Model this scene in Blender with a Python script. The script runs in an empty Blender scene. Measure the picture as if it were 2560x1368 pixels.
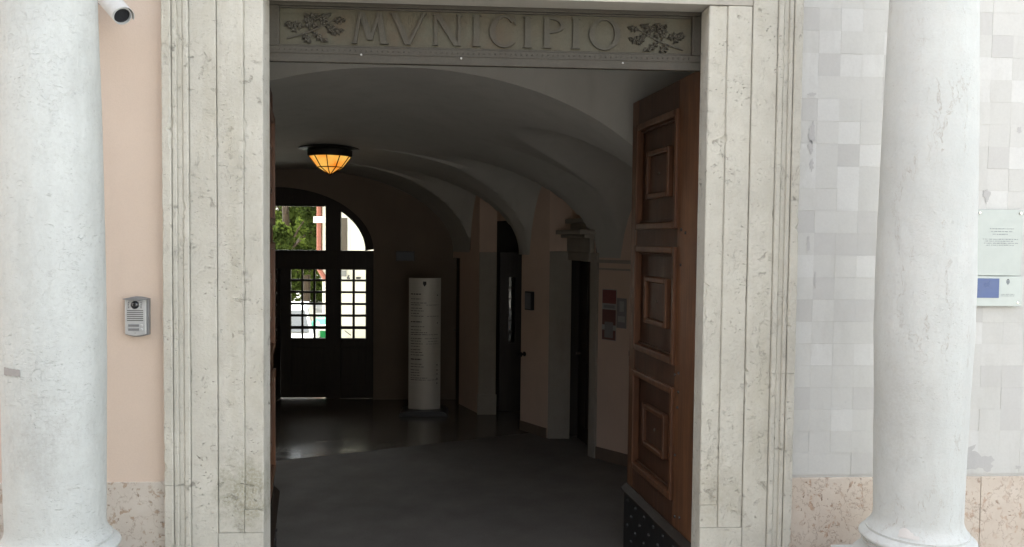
import bpy, bmesh, math, random
from mathutils import Vector, Matrix, noise as mnoise
random.seed(7)
sc = bpy.context.scene
COL = sc.collection
R_ = math.radians

# ------------------------------------------------------------------ camera, sky, sun, exposure
W_PX, H_PX, FOC = 2560.0, 1368.0, 2050.0
CAM_LOC = Vector((0.0, -4.5, 2.38))
CAM_ROT = (Matrix.Rotation(R_(-3.5), 3, 'Z') @ Matrix.Rotation(R_(90 - 2.4), 3, 'X') @ Matrix.Rotation(R_(0.6), 3, 'Z'))
cam_d = bpy.data.cameras.new('camera')
cam_d.sensor_fit = 'HORIZONTAL'; cam_d.sensor_width = 36.0
cam_d.lens = FOC / W_PX * 36.0
cam_d.clip_start = 0.05; cam_d.clip_end = 3000
cam = bpy.data.objects.new('camera', cam_d); COL.objects.link(cam)
cam.matrix_world = Matrix.Translation(CAM_LOC) @ CAM_ROT.to_4x4()
sc.camera = cam

SUN_EL, SUN_AZ = 48.0, -40.0            # azimuth from +Y towards +X (negative: towards -X), behind the building
world = bpy.data.worlds.new('World'); sc.world = world; world.use_nodes = True
wn = world.node_tree; wn.nodes.clear()
sky = wn.nodes.new('ShaderNodeTexSky'); sky.sky_type = 'NISHITA'; sky.sun_disc = False
sky.sun_elevation = R_(SUN_EL); sky.sun_rotation = R_(SUN_AZ)
sky.air_density = 1.0; sky.dust_density = 4.0; sky.ozone_density = 1.0
hs = wn.nodes.new('ShaderNodeHueSaturation'); hs.inputs['Saturation'].default_value = 0.33
bg = wn.nodes.new('ShaderNodeBackground'); bg.inputs['Strength'].default_value = 0.13
wo = wn.nodes.new('ShaderNodeOutputWorld')
wn.links.new(sky.outputs[0], hs.inputs['Color']); wn.links.new(hs.outputs[0], bg.inputs[0]); wn.links.new(bg.outputs[0], wo.inputs[0])

sun_d = bpy.data.lights.new('sun', 'SUN'); sun_d.energy = 3.2; sun_d.angle = R_(0.5); sun_d.color = (1.0, 0.96, 0.90)
sun = bpy.data.objects.new('sun', sun_d); COL.objects.link(sun)
sv = Vector((math.sin(R_(SUN_AZ)) * math.cos(R_(SUN_EL)), math.cos(R_(SUN_AZ)) * math.cos(R_(SUN_EL)), math.sin(R_(SUN_EL))))
sun.rotation_euler = sv.to_track_quat('Z', 'Y').to_euler(); sun.location = sv * 60

sc.view_settings.view_transform = 'Standard'; sc.view_settings.look = 'None'
sc.view_settings.exposure = 2.74; sc.view_settings.gamma = 1.0; sc.view_settings.use_curve_mapping = False
sc.render.engine = 'CYCLES'
sc.cycles.max_bounces = 14; sc.cycles.diffuse_bounces = 10; sc.cycles.glossy_bounces = 4
sc.cycles.transparent_max_bounces = 16; sc.cycles.use_denoising = True
sc.cycles.caustics_reflective = False; sc.cycles.caustics_refractive = False
sc.cycles.sample_clamp_indirect = 6.0

# ------------------------------------------------------------------ measuring helpers (photo pixel -> point at a known depth)
def ray(px, py):
    return CAM_ROT @ Vector(((px - W_PX / 2) / FOC, -(py - H_PX / 2) / FOC, -1.0))
def atY(px, py, y):
    d = ray(px, py); t = (y - CAM_LOC.y) / d.y; return CAM_LOC + d * t
def atZ(px, py, z=0.0):
    d = ray(px, py); t = (z - CAM_LOC.z) / d.z; return CAM_LOC + d * t

# ------------------------------------------------------------------ node material builder
MATS = {}
class NB:
    def __init__(s, name):
        m = bpy.data.materials.new(name); m.use_nodes = True
        s.m = m; s.t = m.node_tree; s.t.nodes.clear()
        s.outn = s.t.nodes.new('ShaderNodeOutputMaterial'); MATS[name] = m
        g = s.t.nodes.new('ShaderNodeNewGeometry'); s.pos = g.outputs['Position']
        c = s.t.nodes.new('ShaderNodeTexCoord'); s.obj = c.outputs['Object']
        o = s.t.nodes.new('ShaderNodeObjectInfo'); s.rnd = o.outputs['Random']
    def _in(s, sock, v):
        if v is None: return
        if hasattr(v, 'is_output') or isinstance(v, bpy.types.NodeSocket): s.t.links.new(v, sock)
        else:
            if isinstance(v, (tuple, list)) and len(v) == 3 and sock.type == 'RGBA': v = (*v, 1)
            sock.default_value = v
    def map(s, vec, scale=(1, 1, 1), loc=(0, 0, 0), rot=(0, 0, 0)):
        n = s.t.nodes.new('ShaderNodeMapping'); s._in(n.inputs[0], vec)
        n.inputs['Scale'].default_value = scale; n.inputs['Location'].default_value = loc; n.inputs['Rotation'].default_value = rot
        return n.outputs[0]
    def noise(s, vec, scale, detail=4, rough=0.55, dist=0.0, col=False):
        n = s.t.nodes.new('ShaderNodeTexNoise'); s._in(n.inputs['Vector'], vec)
        n.inputs['Scale'].default_value = scale; n.inputs['Detail'].default_value = detail
        n.inputs['Roughness'].default_value = rough; n.inputs['Distortion'].default_value = dist
        return n.outputs['Color' if col else 'Fac']
    def vor(s, vec, scale, feature='F1', rnd=1.0, out='Distance'):
        n = s.t.nodes.new('ShaderNodeTexVoronoi'); n.feature = feature; s._in(n.inputs['Vector'], vec)
        n.inputs['Scale'].default_value = scale; n.inputs['Randomness'].default_value = rnd
        return n.outputs[out]
    def ramp(s, fac, stops):
        n = s.t.nodes.new('ShaderNodeValToRGB'); s._in(n.inputs[0], fac); e = n.color_ramp.elements
        while len(e) < len(stops): e.new(0.5)
        for i, (p, c) in enumerate(stops):
            e[i].position = p
            e[i].color = (c, c, c, 1) if not isinstance(c, (tuple, list)) else (*c, 1)
        return n.outputs[0]
    def mix(s, fac, a, b, blend='MIX'):
        n = s.t.nodes.new('ShaderNodeMix'); n.data_type = 'RGBA'; n.blend_type = blend
        s._in(n.inputs[0], fac); s._in(n.inputs[6], a); s._in(n.inputs[7], b); return n.outputs[2]
    def m_(s, op, a, b=None):
        n = s.t.nodes.new('ShaderNodeMath'); n.operation = op; s._in(n.inputs[0], a); s._in(n.inputs[1], b); return n.outputs[0]
    def addv(s, a, b, k):
        n = s.t.nodes.new('ShaderNodeVectorMath'); n.operation = 'MULTIPLY_ADD'
        s._in(n.inputs[0], b); n.inputs[1].default_value = (k, k, k); s._in(n.inputs[2], a); return n.outputs[0]
    def bump(s, h, strength, dist=0.01, normal=None):
        n = s.t.nodes.new('ShaderNodeBump'); s._in(n.inputs['Height'], h)
        n.inputs['Strength'].default_value = strength; n.inputs['Distance'].default_value = dist
        s._in(n.inputs['Normal'], normal); return n.outputs[0]
    def out(s, base, rough=0.7, normal=None, metal=0.0, spec=0.5, emit=None, estr=0.0, trans=0.0):
        p = s.t.nodes.new('ShaderNodeBsdfPrincipled')
        s._in(p.inputs['Base Color'], base); s._in(p.inputs['Roughness'], rough); s._in(p.inputs['Normal'], normal)
        s._in(p.inputs['Metallic'], metal); s._in(p.inputs['Specular IOR Level'], spec)
        if emit is not None:
            s._in(p.inputs['Emission Color'], emit); s._in(p.inputs['Emission Strength'], estr)
        s._in(p.inputs['Transmission Weight'], trans)
        s.t.links.new(p.outputs[0], s.outn.inputs[0]); return s.m

def lerp(a, b, t): return tuple(a[i] + (b[i] - a[i]) * t for i in range(3))
def mul(a, k): return tuple(min(1, x * k) for x in a)

def stone(name, base, dark, stain, fleck=0.5, pit=0.5, bump=0.5, flat=(1, 1, 3.5), vein=0.0, veincol=(.35, .26, .2), big=1.6, rough=.8, fs=17, ps=30, vz=1.3, vw=.011, fine=85, grime=.35, stain2=None, g0=.40, rgh=0.0, rsc=50, moss=None):
    n = NB(name)
    wob = n.addv(n.pos, n.noise(n.pos, 5, 3, col=True), .12)
    b1 = n.noise(wob, big, 5, .6); b2 = n.noise(n.pos, 9, 6, .65); b3 = n.noise(n.pos, fine, 3, .6)
    c = n.mix(n.ramp(b1, [(.32, 0.), (.68, 1.)]), mul(base, .90), mul(base, 1.05))
    c = n.mix(n.ramp(b2, [(.45, 0.), (.75, .55)]), c, stain)
    c = n.mix(n.ramp(b3, [(.3, .10), (.62, 0.)]), c, dark)
    # small dark flecks and pock marks lying with the bed of the stone
    fl = n.noise(n.map(wob, flat), fs, 5, .62)
    gate = n.ramp(n.noise(n.pos, 2.6, 4, .6), [(g0, 0.), (g0 + .2, 1.)])
    flm = n.m_('MULTIPLY', n.ramp(fl, [(.60, 0.), (.70, 1.)]), n.m_('MULTIPLY', gate, fleck))
    vo = n.vor(n.map(n.addv(n.pos, n.noise(n.pos, 30, 2, col=True), .03), (1, 1, 1.6)), ps)
    gate2 = n.ramp(n.noise(n.map(n.pos, (1, 1, 1), (3, 1, 7)), 6, 3), [(.50, 0.), (.66, 1.)])
    pm = n.m_('MULTIPLY', n.ramp(vo, [(.10, 1.), (.22, 0.)]), n.m_('MULTIPLY', gate2, pit))
    c = n.mix(flm, c, dark); c = n.mix(pm, c, dark)
    gr = n.noise(n.map(wob, (7, 7, .55), (2, 5, 1)), 1.0, 5, .6)        # runs of old grime
    c = n.mix(n.ramp(gr, [(.52, 0.), (.72, grime)]), c, stain2 or mul(stain, .80))
    h = n.m_('ADD', n.m_('MULTIPLY', b2, .5), n.m_('MULTIPLY', b3, .25))
    h = n.m_('SUBTRACT', h, n.m_('MULTIPLY', n.m_('MAXIMUM', flm, pm), 1.0))
    if vein > 0:
        vn = n.noise(n.map(wob, (6, 6, vz)), 1.0, 6, .62)
        vm = n.m_('MULTIPLY', n.ramp(n.m_('ABSOLUTE', n.m_('SUBTRACT', vn, .5)), [(.0, 1.), (vw, 0.)]),
                  n.m_('MULTIPLY', n.ramp(n.noise(n.pos, 3.1, 3), [(.46, 0.), (.58, 1.)]), vein))
        c = n.mix(vm, c, veincol); h = n.m_('SUBTRACT', h, n.m_('MULTIPLY', vm, .6))
    if moss:      # patch of lichen and damp with its own ragged outline
        for (mc, ms, mcol, ml) in moss:
            d = n.t.nodes.new('ShaderNodeVectorMath'); d.operation = 'LENGTH'
            n._in(d.inputs[0], n.map(n.pos, ms, tuple(-mc[i] * ms[i] for i in range(3))))
            mk = n.m_('ADD', d.outputs['Value'], n.m_('MULTIPLY', n.m_('SUBTRACT', n.noise(n.pos, 11, 6, .68), .5), 2.4))
            c = n.mix(n.m_('MULTIPLY', n.ramp(mk, [(.25, 1.), (.95, 0.)]), n.m_('MULTIPLY', n.ramp(n.noise(n.pos, 70, 4, .7), [(.35, .2), (.6, 1.)]), ml)), c, mcol)
    nn = n.bump(h, bump, .012)
    if rgh > 0:   # spalled, granular places
        g3 = n.ramp(n.noise(n.map(n.pos, (1, 1, .6), (1, 8, 2)), 3.4, 4, .6), [(.42, .10), (.66, 1.)])
        b4 = n.noise(n.map(n.addv(n.pos, n.noise(n.pos, 14, 2, col=True), .012), (1, 1, 2.0)), rsc, 6, .66)
        pt = n.ramp(b4, [(.33, 0.), (.47, 1.)])
        nn = n.bump(n.m_('MULTIPLY', pt, g3), rgh, .014, nn)
        c = n.mix(n.m_('MULTIPLY', n.ramp(b4, [(.30, .30), (.43, 0.)]), g3), c, dark)
    return n.out(c, rough, nn, spec=.35)

stone('left_column_stone', (.585, .615, .595), (.30, .305, .295), (.53, .555, .53), fleck=.42, pit=.40, bump=.6, flat=(1, 1, 3.8), vein=.30, veincol=(.38, .38, .36), fs=30, ps=52, fine=60, vz=5.5, vw=.006, g0=.43, grime=.5, rgh=.30, rsc=46, moss=[((-1.88, -.77, 1.42), (5.2, 1, 3.2), (.40, .40, .38), .5)])
stone('right_column_stone', (.57, .595, .58), (.38, .36, .33), (.57, .575, .555), fleck=.35, pit=.40, bump=.55, flat=(2.0, 2.0, 1), vein=.6, veincol=(.40, .34, .29), fs=30, ps=55, vz=.9, vw=.0045, g0=.5, grime=.35, rgh=.25, moss=[((2.12, -.70, 1.55), (7, 1, 2.2), (.43, .43, .40), .4)])
stone('portal_stone', (.55, .538, .475), (.24, .225, .19), (.46, .44, .375), fleck=.85, pit=.65, bump=.8, flat=(1.2, 1.2, 1.5), vein=.35, veincol=(.25, .23, .2), big=2.4, fs=15, ps=36, vw=.005, grime=.5, stain2=(.41, .385, .30), g0=.43, rgh=.4, moss=[((-1.17, 0, .98), (5.0, 1, 3.6), (.25, .24, .16), .75), ((1.44, 0, .95), (5.5, 1, 4.0), (.36, .33, .25), .5)])
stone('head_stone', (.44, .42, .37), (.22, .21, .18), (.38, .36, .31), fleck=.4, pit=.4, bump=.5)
def marble(name, base, pale, blotch, crack, k):
    n = NB(name)
    wob = n.addv(n.pos, n.noise(n.pos, 9, 3, col=True), .08)
    b = n.noise(wob, 4.0, 5, .6); f = n.noise(n.pos, 110, 3)
    c = n.mix(n.ramp(b, [(.35, 0.), (.65, 1.)]), base, pale)
    g = n.ramp(n.noise(n.pos, 3.3, 3), [(.38, .15), (.58, 1.)])
    m1 = n.ramp(n.noise(n.map(wob, (1, 1, .8)), 24, 6, .62), [(.555, 0.), (.62, 1.)])
    c = n.mix(n.m_('MULTIPLY', m1, n.m_('MULTIPLY', g, k)), c, blotch)
    m2 = n.ramp(n.noise(n.map(wob, (1, 1, 1), (4, 2, 9)), 48, 4, .6), [(.62, 0.), (.68, 1.)])
    c = n.mix(n.m_('MULTIPLY', m2, n.m_('MULTIPLY', g, .9)), c, crack)
    vn = n.noise(wob, 6.0, 6, .6); vm = n.ramp(n.m_('ABSOLUTE', n.m_('SUBTRACT', vn, .5)), [(0., .6), (.010, 0.)])
    c = n.mix(vm, c, crack)
    h = n.m_('SUBTRACT', n.m_('MULTIPLY', f, .3), n.m_('ADD', m2, n.m_('MULTIPLY', m1, .4)))
    return n.out(c, .6, n.bump(h, .5, .008), spec=.4)
marble('plinth_marble', (.53, .49, .44), (.60, .57, .52), (.36, .27, .19), (.27, .22, .17), .85)
marble('pink_marble', (.56, .48, .40), (.64, .57, .49), (.47, .33, .24), (.27, .185, .13), .9)
stone('wall_stone', (.58, .58, .56), (.33, .32, .31), (.48, .475, .46), fleck=.15, pit=.15, bump=.25)
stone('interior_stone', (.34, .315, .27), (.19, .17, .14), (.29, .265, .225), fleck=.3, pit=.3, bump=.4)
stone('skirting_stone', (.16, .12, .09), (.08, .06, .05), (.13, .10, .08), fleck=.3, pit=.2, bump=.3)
stone('paving_stone', (.42, .40, .37), (.26, .25, .23), (.36, .35, .32), fleck=.2, pit=.3, bump=.4)

def plaster(name, base, var=.07, bump=.15, stain=None, big=1.3):
    n = NB(name)
    b = n.noise(n.pos, big, 6, .6); f = n.noise(n.pos, 120, 3, .6); s2 = n.noise(n.map(n.pos, (3, 3, .8)), 2.2, 5, .6)
    c = n.mix(n.ramp(b, [(.3, 0.), (.7, 1.)]), mul(base, 1 - var), mul(base, 1 + var * .6))
    c = n.mix(n.ramp(s2, [(.5, 0.), (.8, .5)]), c, stain or mul(base, .85))
    c = n.mix(n.ramp(f, [(.35, .08), (.6, 0.)]), c, mul(base, .6))
    return n.out(c, .88, n.bump(n.m_('ADD', n.m_('MULTIPLY', f, .3), b), bump, .01), spec=.25)
plaster('pink_plaster', (.64, .54, .46), .04, .25, (.61, .51, .43))
plaster('vault_plaster', (.43, .425, .39), .10, stain=(.33, .32, .285))
plaster('interior_pink_plaster', (.60, .465, .375), .08)
plaster('shaded_pink_plaster', (.19, .15, .12), .1)  # pink passage plaster with the deep shade of the far end put into its colour
plaster('bounce_house_plaster', (.60, .63, .615), .05)
plaster('upper_plaster', (.55, .47, .38), .06)
plaster('court_plaster', (.72, .70, .62), .06, stain=(.65, .63, .55))
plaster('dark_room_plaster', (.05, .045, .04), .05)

def tile_mat(name, lo, hi, patch):
    n = NB(name)
    c = n.mix(n.rnd, lo, hi)
    b = n.noise(n.pos, 5.0, 7, .66); f = n.noise(n.pos, 75, 4, .65)
    c = n.mix(n.ramp(b, [(.38, .0), (.64, .5)]), c, patch)
    st_ = n.noise(n.map(n.pos, (4, 4, 1.2), (3, 3, 3)), 1.6, 6, .65)
    c = n.mix(n.ramp(st_, [(.52, 0.), (.72, .5)]), c, (.48, .475, .445))
    # small rubbed-off places where the grey ground shows
    g = n.noise(n.map(n.pos, (9, 9, 5)), 1.0, 6, .7)
    c = n.mix(n.ramp(g, [(.67, 0.), (.71, .7)]), c, (.36, .35, .34))
    c = n.mix(n.ramp(f, [(.3, .12), (.6, 0.)]), c, (.38, .37, .36))
    return n.out(c, .82, n.bump(n.m_('ADD', b, n.m_('MULTIPLY', f, .3)), .2, .008), spec=.3)
tile_mat('tile_grey', (.555, .555, .530), (.585, .585, .560), (.585, .585, .56))
tile_mat('tile_pale', (.605, .608, .588), (.645, .648, .626), (.585, .585, .565))
tile_mat('tile_dull', (.505, .502, .484), (.535, .532, .513), (.555, .552, .533))

plaster('blocker_house_stone', (.15, .148, .138), .15, .4)
plaster('bare_render', (.49, .485, .475), .06, .4)
plaster('new_stone', (.62, .60, .575), .04, .2)
plaster('patch_mortar', (.36, .35, .34), .08, .5)

def flatmat(name, base, rough=.5, metal=0., bumpv=0., spec=.5, var=.08, emit=None, estr=0.):
    n = NB(name)
    b = n.noise(n.obj, 14, 4, .6)
    c = n.mix(n.ramp(b, [(.3, 0.), (.7, 1.)]), mul(base, 1 - var), mul(base, 1 + var))
    r = n.m_('ADD', n.m_('MULTIPLY', b, .16), rough - .08)
    return n.out(c, r, n.bump(b, bumpv, .004) if bumpv else None, metal, spec, emit, estr)
flatmat('silver_paint', (.52, .54, .55), .42, .35)
flatmat('grey_plastic', (.20, .205, .21), .5)
flatmat('dark_plastic', (.035, .037, .04), .35)
flatmat('lens_glass', (.02, .022, .025), .08, spec=.8)
flatmat('name_plate', (.30, .32, .34), .3)
flatmat('white_paint', (.56, .575, .575), .42)
flatmat('white_paper', (.36, .36, .36), .6)
flatmat('red_print', (.22, .075, .07), .55)
flatmat('dark_red_print', (.16, .075, .068), .55)
flatmat('grey_print', (.22, .22, .22), .55)
flatmat('black_print', (.03, .03, .032), .6)
flatmat('blue_print', (.055, .10, .26), .3)
flatmat('plaque_frost', (.44, .485, .46), .22, spec=.6, var=.03)
flatmat('plaque_strip', (.46, .51, .485), .18, spec=.6, var=.03)
flatmat('grey_text', (.20, .225, .24), .6)
flatmat('iron', (.030, .030, .031), .55, .6, .4)
flatmat('iron_stud', (.06, .06, .062), .5, .6)
flatmat('lock_metal', (.16, .14, .12), .38, .9)
flatmat('bright_metal', (.75, .72, .65), .15, 1.0)
flatmat('stud_white', (.42, .42, .40), .5)
flatmat('lamp_iron', (.018, .014, .010), .6, .3)
flatmat('sign_metal_dark', (.02, .022, .028), .4)
flatmat('sign_face_dark', (.03, .04, .055), .4)
flatmat('tyre', (.02, .02, .02), .8)
flatmat('alloy', (.5, .5, .52), .3, .9)
flatmat('car_white', (.78, .79, .80), .25)
flatmat('car_grey', (.12, .13, .14), .25)
flatmat('car_glass', (.025, .03, .033), .08, spec=.8)
flatmat('headlight', (.6, .62, .64), .12, spec=.8)
flatmat('bin_green', (.01, .27, .07), .45)
flatmat('bin_lid_green', (.02, .36, .22), .45)
flatmat('bin_red', (.35, .04, .05), .5)
flatmat('copper_pipe', (.27, .085, .055), .45)
flatmat('shutter_brown', (.085, .07, .055), .6)
flatmat('bark', (.07, .05, .035), .9, bumpv=.8)
flatmat('roof_tile', (.30, .12, .07), .85)
flatmat('gutter_white', (.72, .72, .70), .5)

def wood(name, base, dark, rough=.45, scale=1.0):
    n = NB(name)
    v = n.map(n.obj, (26 * scale, 26 * scale, 1.5 * scale))
    g = n.noise(v, 1.0, 8, .65, .6); g2 = n.noise(n.map(n.obj, (130, 130, 5)), 1.0, 3, .6); b = n.noise(n.obj, 2.3, 4)
    c = n.mix(n.ramp(g, [(.34, 0.), (.66, 1.)]), dark, base)
    c = n.mix(n.ramp(b, [(.35, 0.), (.75, .55)]), c, mul(dark, .8))
    c = n.mix(n.ramp(g2, [(.35, .35), (.55, 0.)]), c, mul(dark, .5))
    r = n.m_('ADD', n.m_('MULTIPLY', b, .25), rough - .1)
    return n.out(c, r, n.bump(n.m_('ADD', g, n.m_('MULTIPLY', g2, .5)), .35, .003), spec=.4)
wood('door_oak', (.20, .088, .038), (.085, .038, .019), .45)
wood('moulding_oak', (.165, .070, .031), (.07, .031, .016), .42)
wood('door_panel_oak', (.100, .044, .022), (.044, .020, .011), .5)
wood('dark_wood', (.030, .020, .013), (.016, .010, .007), .5)
wood('sign_wood', (.11, .105, .092), (.075, .072, .065), .62, .8)

def bronze(name, base, green, rust):
    n = NB(name)
    b = n.noise(n.map(n.pos, (5, 5, 2.2)), 1.2, 5, .6); b2 = n.noise(n.pos, 7, 5, .65); f = n.noise(n.pos, 90, 3)
    c = n.mix(n.ramp(b, [(.38, 0.), (.62, .8)]), base, green)
    c = n.mix(n.ramp(b2, [(.50, 0.), (.72, .7)]), c, rust)
    c = n.mix(n.ramp(f, [(.35, .3), (.6, 0.)]), c, mul(base, .55))
    return n.out(c, .62, n.bump(n.m_('ADD', b2, n.m_('MULTIPLY', f, .4)), .35, .006), .0, .35)
bronze('sign_field', (.080, .070, .046), (.086, .085, .060), (.086, .057, .034))
bronze('sign_letter', (.066, .060, .046), (.076, .072, .054), (.07, .052, .036))
bronze('sign_leaf', (.060, .055, .043), (.070, .065, .05), (.066, .049, .036))
bronze('sign_frame', (.060, .054, .042), (.068, .062, .048), (.062, .049, .037))

def floor_mat(name, base, rough_lo, rough_hi, slab, spec=.5):
    n = NB(name)
    b = n.noise(n.pos, 1.7, 5, .6); f = n.noise(n.pos, 70, 4, .7); sp = n.vor(n.pos, 60)
    c = n.mix(n.ramp(b, [(.3, 0.), (.7, 1.)]), mul(base, .8), mul(base, 1.15))
    c = n.mix(n.ramp(sp, [(.15, .35), (.35, 0.)]), c, mul(base, .55))
    c = n.mix(n.ramp(f, [(.4, .25), (.6, 0.)]), c, mul(base, 1.4))
    r = n.ramp(n.noise(n.pos, 3.1, 4, .6), [(.3, rough_lo), (.7, rough_hi)])
    return n.out(c, r, n.bump(n.m_('ADD', b, n.m_('MULTIPLY', f, .05)), slab, .01), spec=spec)
floor_mat('floor_matte', (.128, .117, .103), .6, .8, .05, .25)
floor_mat('floor_polished', (.118, .107, .092), .17, .22, .004)

n = NB('brushed_steel')
g = n.noise(n.map(n.obj, (2, 2, 160)), 1.0, 4, .6)
n.out(n.mix(n.ramp(g, [(.3, 0.), (.7, 1.)]), (.58, .565, .51), (.68, .66, .60)), n.m_('ADD', n.m_('MULTIPLY', g, .15), .5), None, .40)

n = NB('pane_glass')
tb = n.t.nodes.new('ShaderNodeBsdfTransparent'); gb = n.t.nodes.new('ShaderNodeBsdfGlossy'); gb.inputs['Roughness'].default_value = .03
fr = n.t.nodes.new('ShaderNodeFresnel'); fr.inputs['IOR'].default_value = 1.45; mx = n.t.nodes.new('ShaderNodeMixShader')
tb.inputs[0].default_value = (.93, .95, .94, 1)
n.t.links.new(fr.outputs[0], mx.inputs[0]); n.t.links.new(tb.outputs[0], mx.inputs[1]); n.t.links.new(gb.outputs[0], mx.inputs[2]); n.t.links.new(mx.outputs[0], n.outn.inputs[0])

n = NB('lamp_glass')      # lit amber glass of the ceiling lamp
b = n.noise(n.pos, 7, 4, .6)
n.out((.5, .26, .06), .35, emit=n.mix(n.ramp(b, [(.35, 0.), (.65, 1.)]), (1., .27, .02), (1., .60, .12)), estr=.14)

def leaf_mat(name, a, b_):
    n = NB(name)
    c = n.mix(n.rnd, a, b_); c = n.mix(n.noise(n.pos, 2.0, 3), c, mul(b_, 1.3))
    d = n.t.nodes.new('ShaderNodeBsdfDiffuse'); tr = n.t.nodes.new('ShaderNodeBsdfTranslucent'); mx = n.t.nodes.new('ShaderNodeMixShader')
    n._in(d.inputs[0], c); n._in(tr.inputs[0], n.mix(.5, c, (.20, .26, .04))); mx.inputs[0].default_value = .30
    n.t.links.new(d.outputs[0], mx.inputs[1]); n.t.links.new(tr.outputs[0], mx.inputs[2]); n.t.links.new(mx.outputs[0], n.outn.inputs[0])
leaf_mat('leaf_dark', (.018, .030, .010), (.035, .052, .015))
leaf_mat('leaf_light', (.045, .068, .018), (.075, .10, .025))

# ------------------------------------------------------------------ mesh helpers
class MB:
    def __init__(s): s.v = []; s.f = []
    def add(s, vs, fs):
        o = len(s.v); s.v += [Vector(p) for p in vs]; s.f += [tuple(i + o for i in f) for f in fs]; return s
    def box(s, x0, x1, y0, y1, z0, z1):
        return s.add([(x0, y0, z0), (x1, y0, z0), (x1, y1, z0), (x0, y1, z0), (x0, y0, z1), (x1, y0, z1), (x1, y1, z1), (x0, y1, z1)],
                     [(0, 3, 2, 1), (4, 5, 6, 7), (0, 1, 5, 4), (1, 2, 6, 5), (2, 3, 7, 6), (3, 0, 4, 7)])
    def obox(s, o, ux, uy, uz, a, b, c):      # oriented box from corner o
        o = Vector(o); X = Vector(ux) * a; Y = Vector(uy) * b; Z = Vector(uz) * c
        return s.add([o, o + X, o + X + Y, o + Y, o + Z, o + X + Z, o + X + Y + Z, o + Y + Z],
                     [(0, 3, 2, 1), (4, 5, 6, 7), (0, 1, 5, 4), (1, 2, 6, 5), (2, 3, 7, 6), (3, 0, 4, 7)])
    def prism(s, poly, o, ux, uy, un, d):      # polygon in (ux,uy), thickness d along un
        o = Vector(o); ux, uy, un = Vector(ux), Vector(uy), Vector(un); k = len(poly)
        a = [o + ux * p[0] + uy * p[1] for p in poly]; b = [p + un * d for p in a]
        return s.add(a + b, [tuple(reversed(range(k))), tuple(range(k, 2 * k))] + [(i, (i + 1) % k, k + (i + 1) % k, k + i) for i in range(k)])
    def lathe(s, prof, c=(0, 0), seg=32, z=0.0, cap=True, axis=None):
        vs = []; fs = []; m = len(prof)
        for i in range(seg):
            a = 2 * math.pi * i / seg
            for r, h in prof: vs.append((c[0] + r * math.cos(a), c[1] + r * math.sin(a), z + h))
        for i in range(seg):
            j = (i + 1) % seg
            for k in range(m - 1): fs.append((i * m + k, j * m + k, j * m + k + 1, i * m + k + 1))
        if cap:
            if prof[0][0] > 1e-6: fs.append(tuple(i * m for i in reversed(range(seg))))
            if prof[-1][0] > 1e-6: fs.append(tuple(i * m + m - 1 for i in range(seg)))
        if axis is not None:
            o, d = axis; q = Vector(d).to_track_quat('Z', 'Y').to_matrix(); vs = [Vector(o) + q @ Vector(p) for p in vs]
        return s.add(vs, fs)
    def tube(s, pts, rad, seg=10):
        pts = [Vector(p) for p in pts]; vs = []; fs = []
        for i, p in enumerate(pts):
            t = (pts[min(i + 1, len(pts) - 1)] - pts[max(i - 1, 0)]).normalized()
            u = t.cross(Vector((0.3, 0.2, 1)) if abs(t.z) < .95 else Vector((1, 0, 0))).normalized(); w = t.cross(u)
            r = rad[i] if isinstance(rad, (list, tuple)) else rad
            for k in range(seg):
                a = 2 * math.pi * k / seg; vs.append(p + u * r * math.cos(a) + w * r * math.sin(a))
        for i in range(len(pts) - 1):
            for k in range(seg):
                k2 = (k + 1) % seg; fs.append((i * seg + k, i * seg + k2, (i + 1) * seg + k2, (i + 1) * seg + k))
        fs.append(tuple(reversed(range(seg)))); fs.append(tuple((len(pts) - 1) * seg + k for k in range(seg)))
        return s.add(vs, fs)
    def build(s, name, mat, parent=None, smooth=False, bevel=0.0, world=True, segs=2):
        me = bpy.data.meshes.new(name)
        off = parent_world(parent) if (parent is not None and world) else Vector((0, 0, 0))
        me.from_pydata([tuple(p - off) for p in s.v], [], s.f); me.update()
        bm = bmesh.new(); bm.from_mesh(me); bmesh.ops.recalc_face_normals(bm, faces=bm.faces)
        if bevel > 0:
            ed = [e for e in bm.edges if len(e.link_faces) == 2 and e.calc_face_angle(0) > .5]
            bmesh.ops.bevel(bm, geom=ed, offset=bevel, segments=segs, affect='EDGES', profile=.5)
        bm.to_mesh(me); bm.free()
        if smooth:
            for p in me.polygons: p.use_smooth = True
            try: me.set_sharp_from_angle(angle=R_(38))
            except Exception: pass
        me.materials.append(MATS[mat]); o = bpy.data.objects.new(name, me); COL.objects.link(o)
        if parent is not None: o.parent = parent
        return o

def parent_world(p):
    v = Vector((0, 0, 0))
    while p is not None: v += p.location; p = p.parent
    return v
def tag(o, label=None, cat=None, group=None, kind=None):
    if label: o['label'] = label
    if cat: o['category'] = cat
    if group: o['group'] = group
    if kind: o['kind'] = kind
    return o
def thing(name, label, cat, loc=(0, 0, 0), group=None, rotz=0.0):
    o = bpy.data.objects.new(name, None); COL.objects.link(o); o.location = loc; o.rotation_euler = (0, 0, rotz); o.empty_display_size = .1
    return tag(o, label, cat, group)
def struct(o): o['kind'] = 'structure'; return o
def nz(x, y, z): return mnoise.noise(Vector((x, y, z)))

# ================================================================== SETTING
PAVE = 0.15
GZ = -0.6                         # level of the courtyard behind
struct(MB().box(-300, 300, -300, .02, -.6, PAVE).build('pavement', 'paving_stone'))
struct(MB().box(-300, 300, 7.92, 600, -1.2, GZ).build('courtyard_ground', 'paving_stone'))
X0, X1 = -1.074, 1.354          # clear opening of the portal
YR = 0.165                      # depth of the reveal
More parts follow.
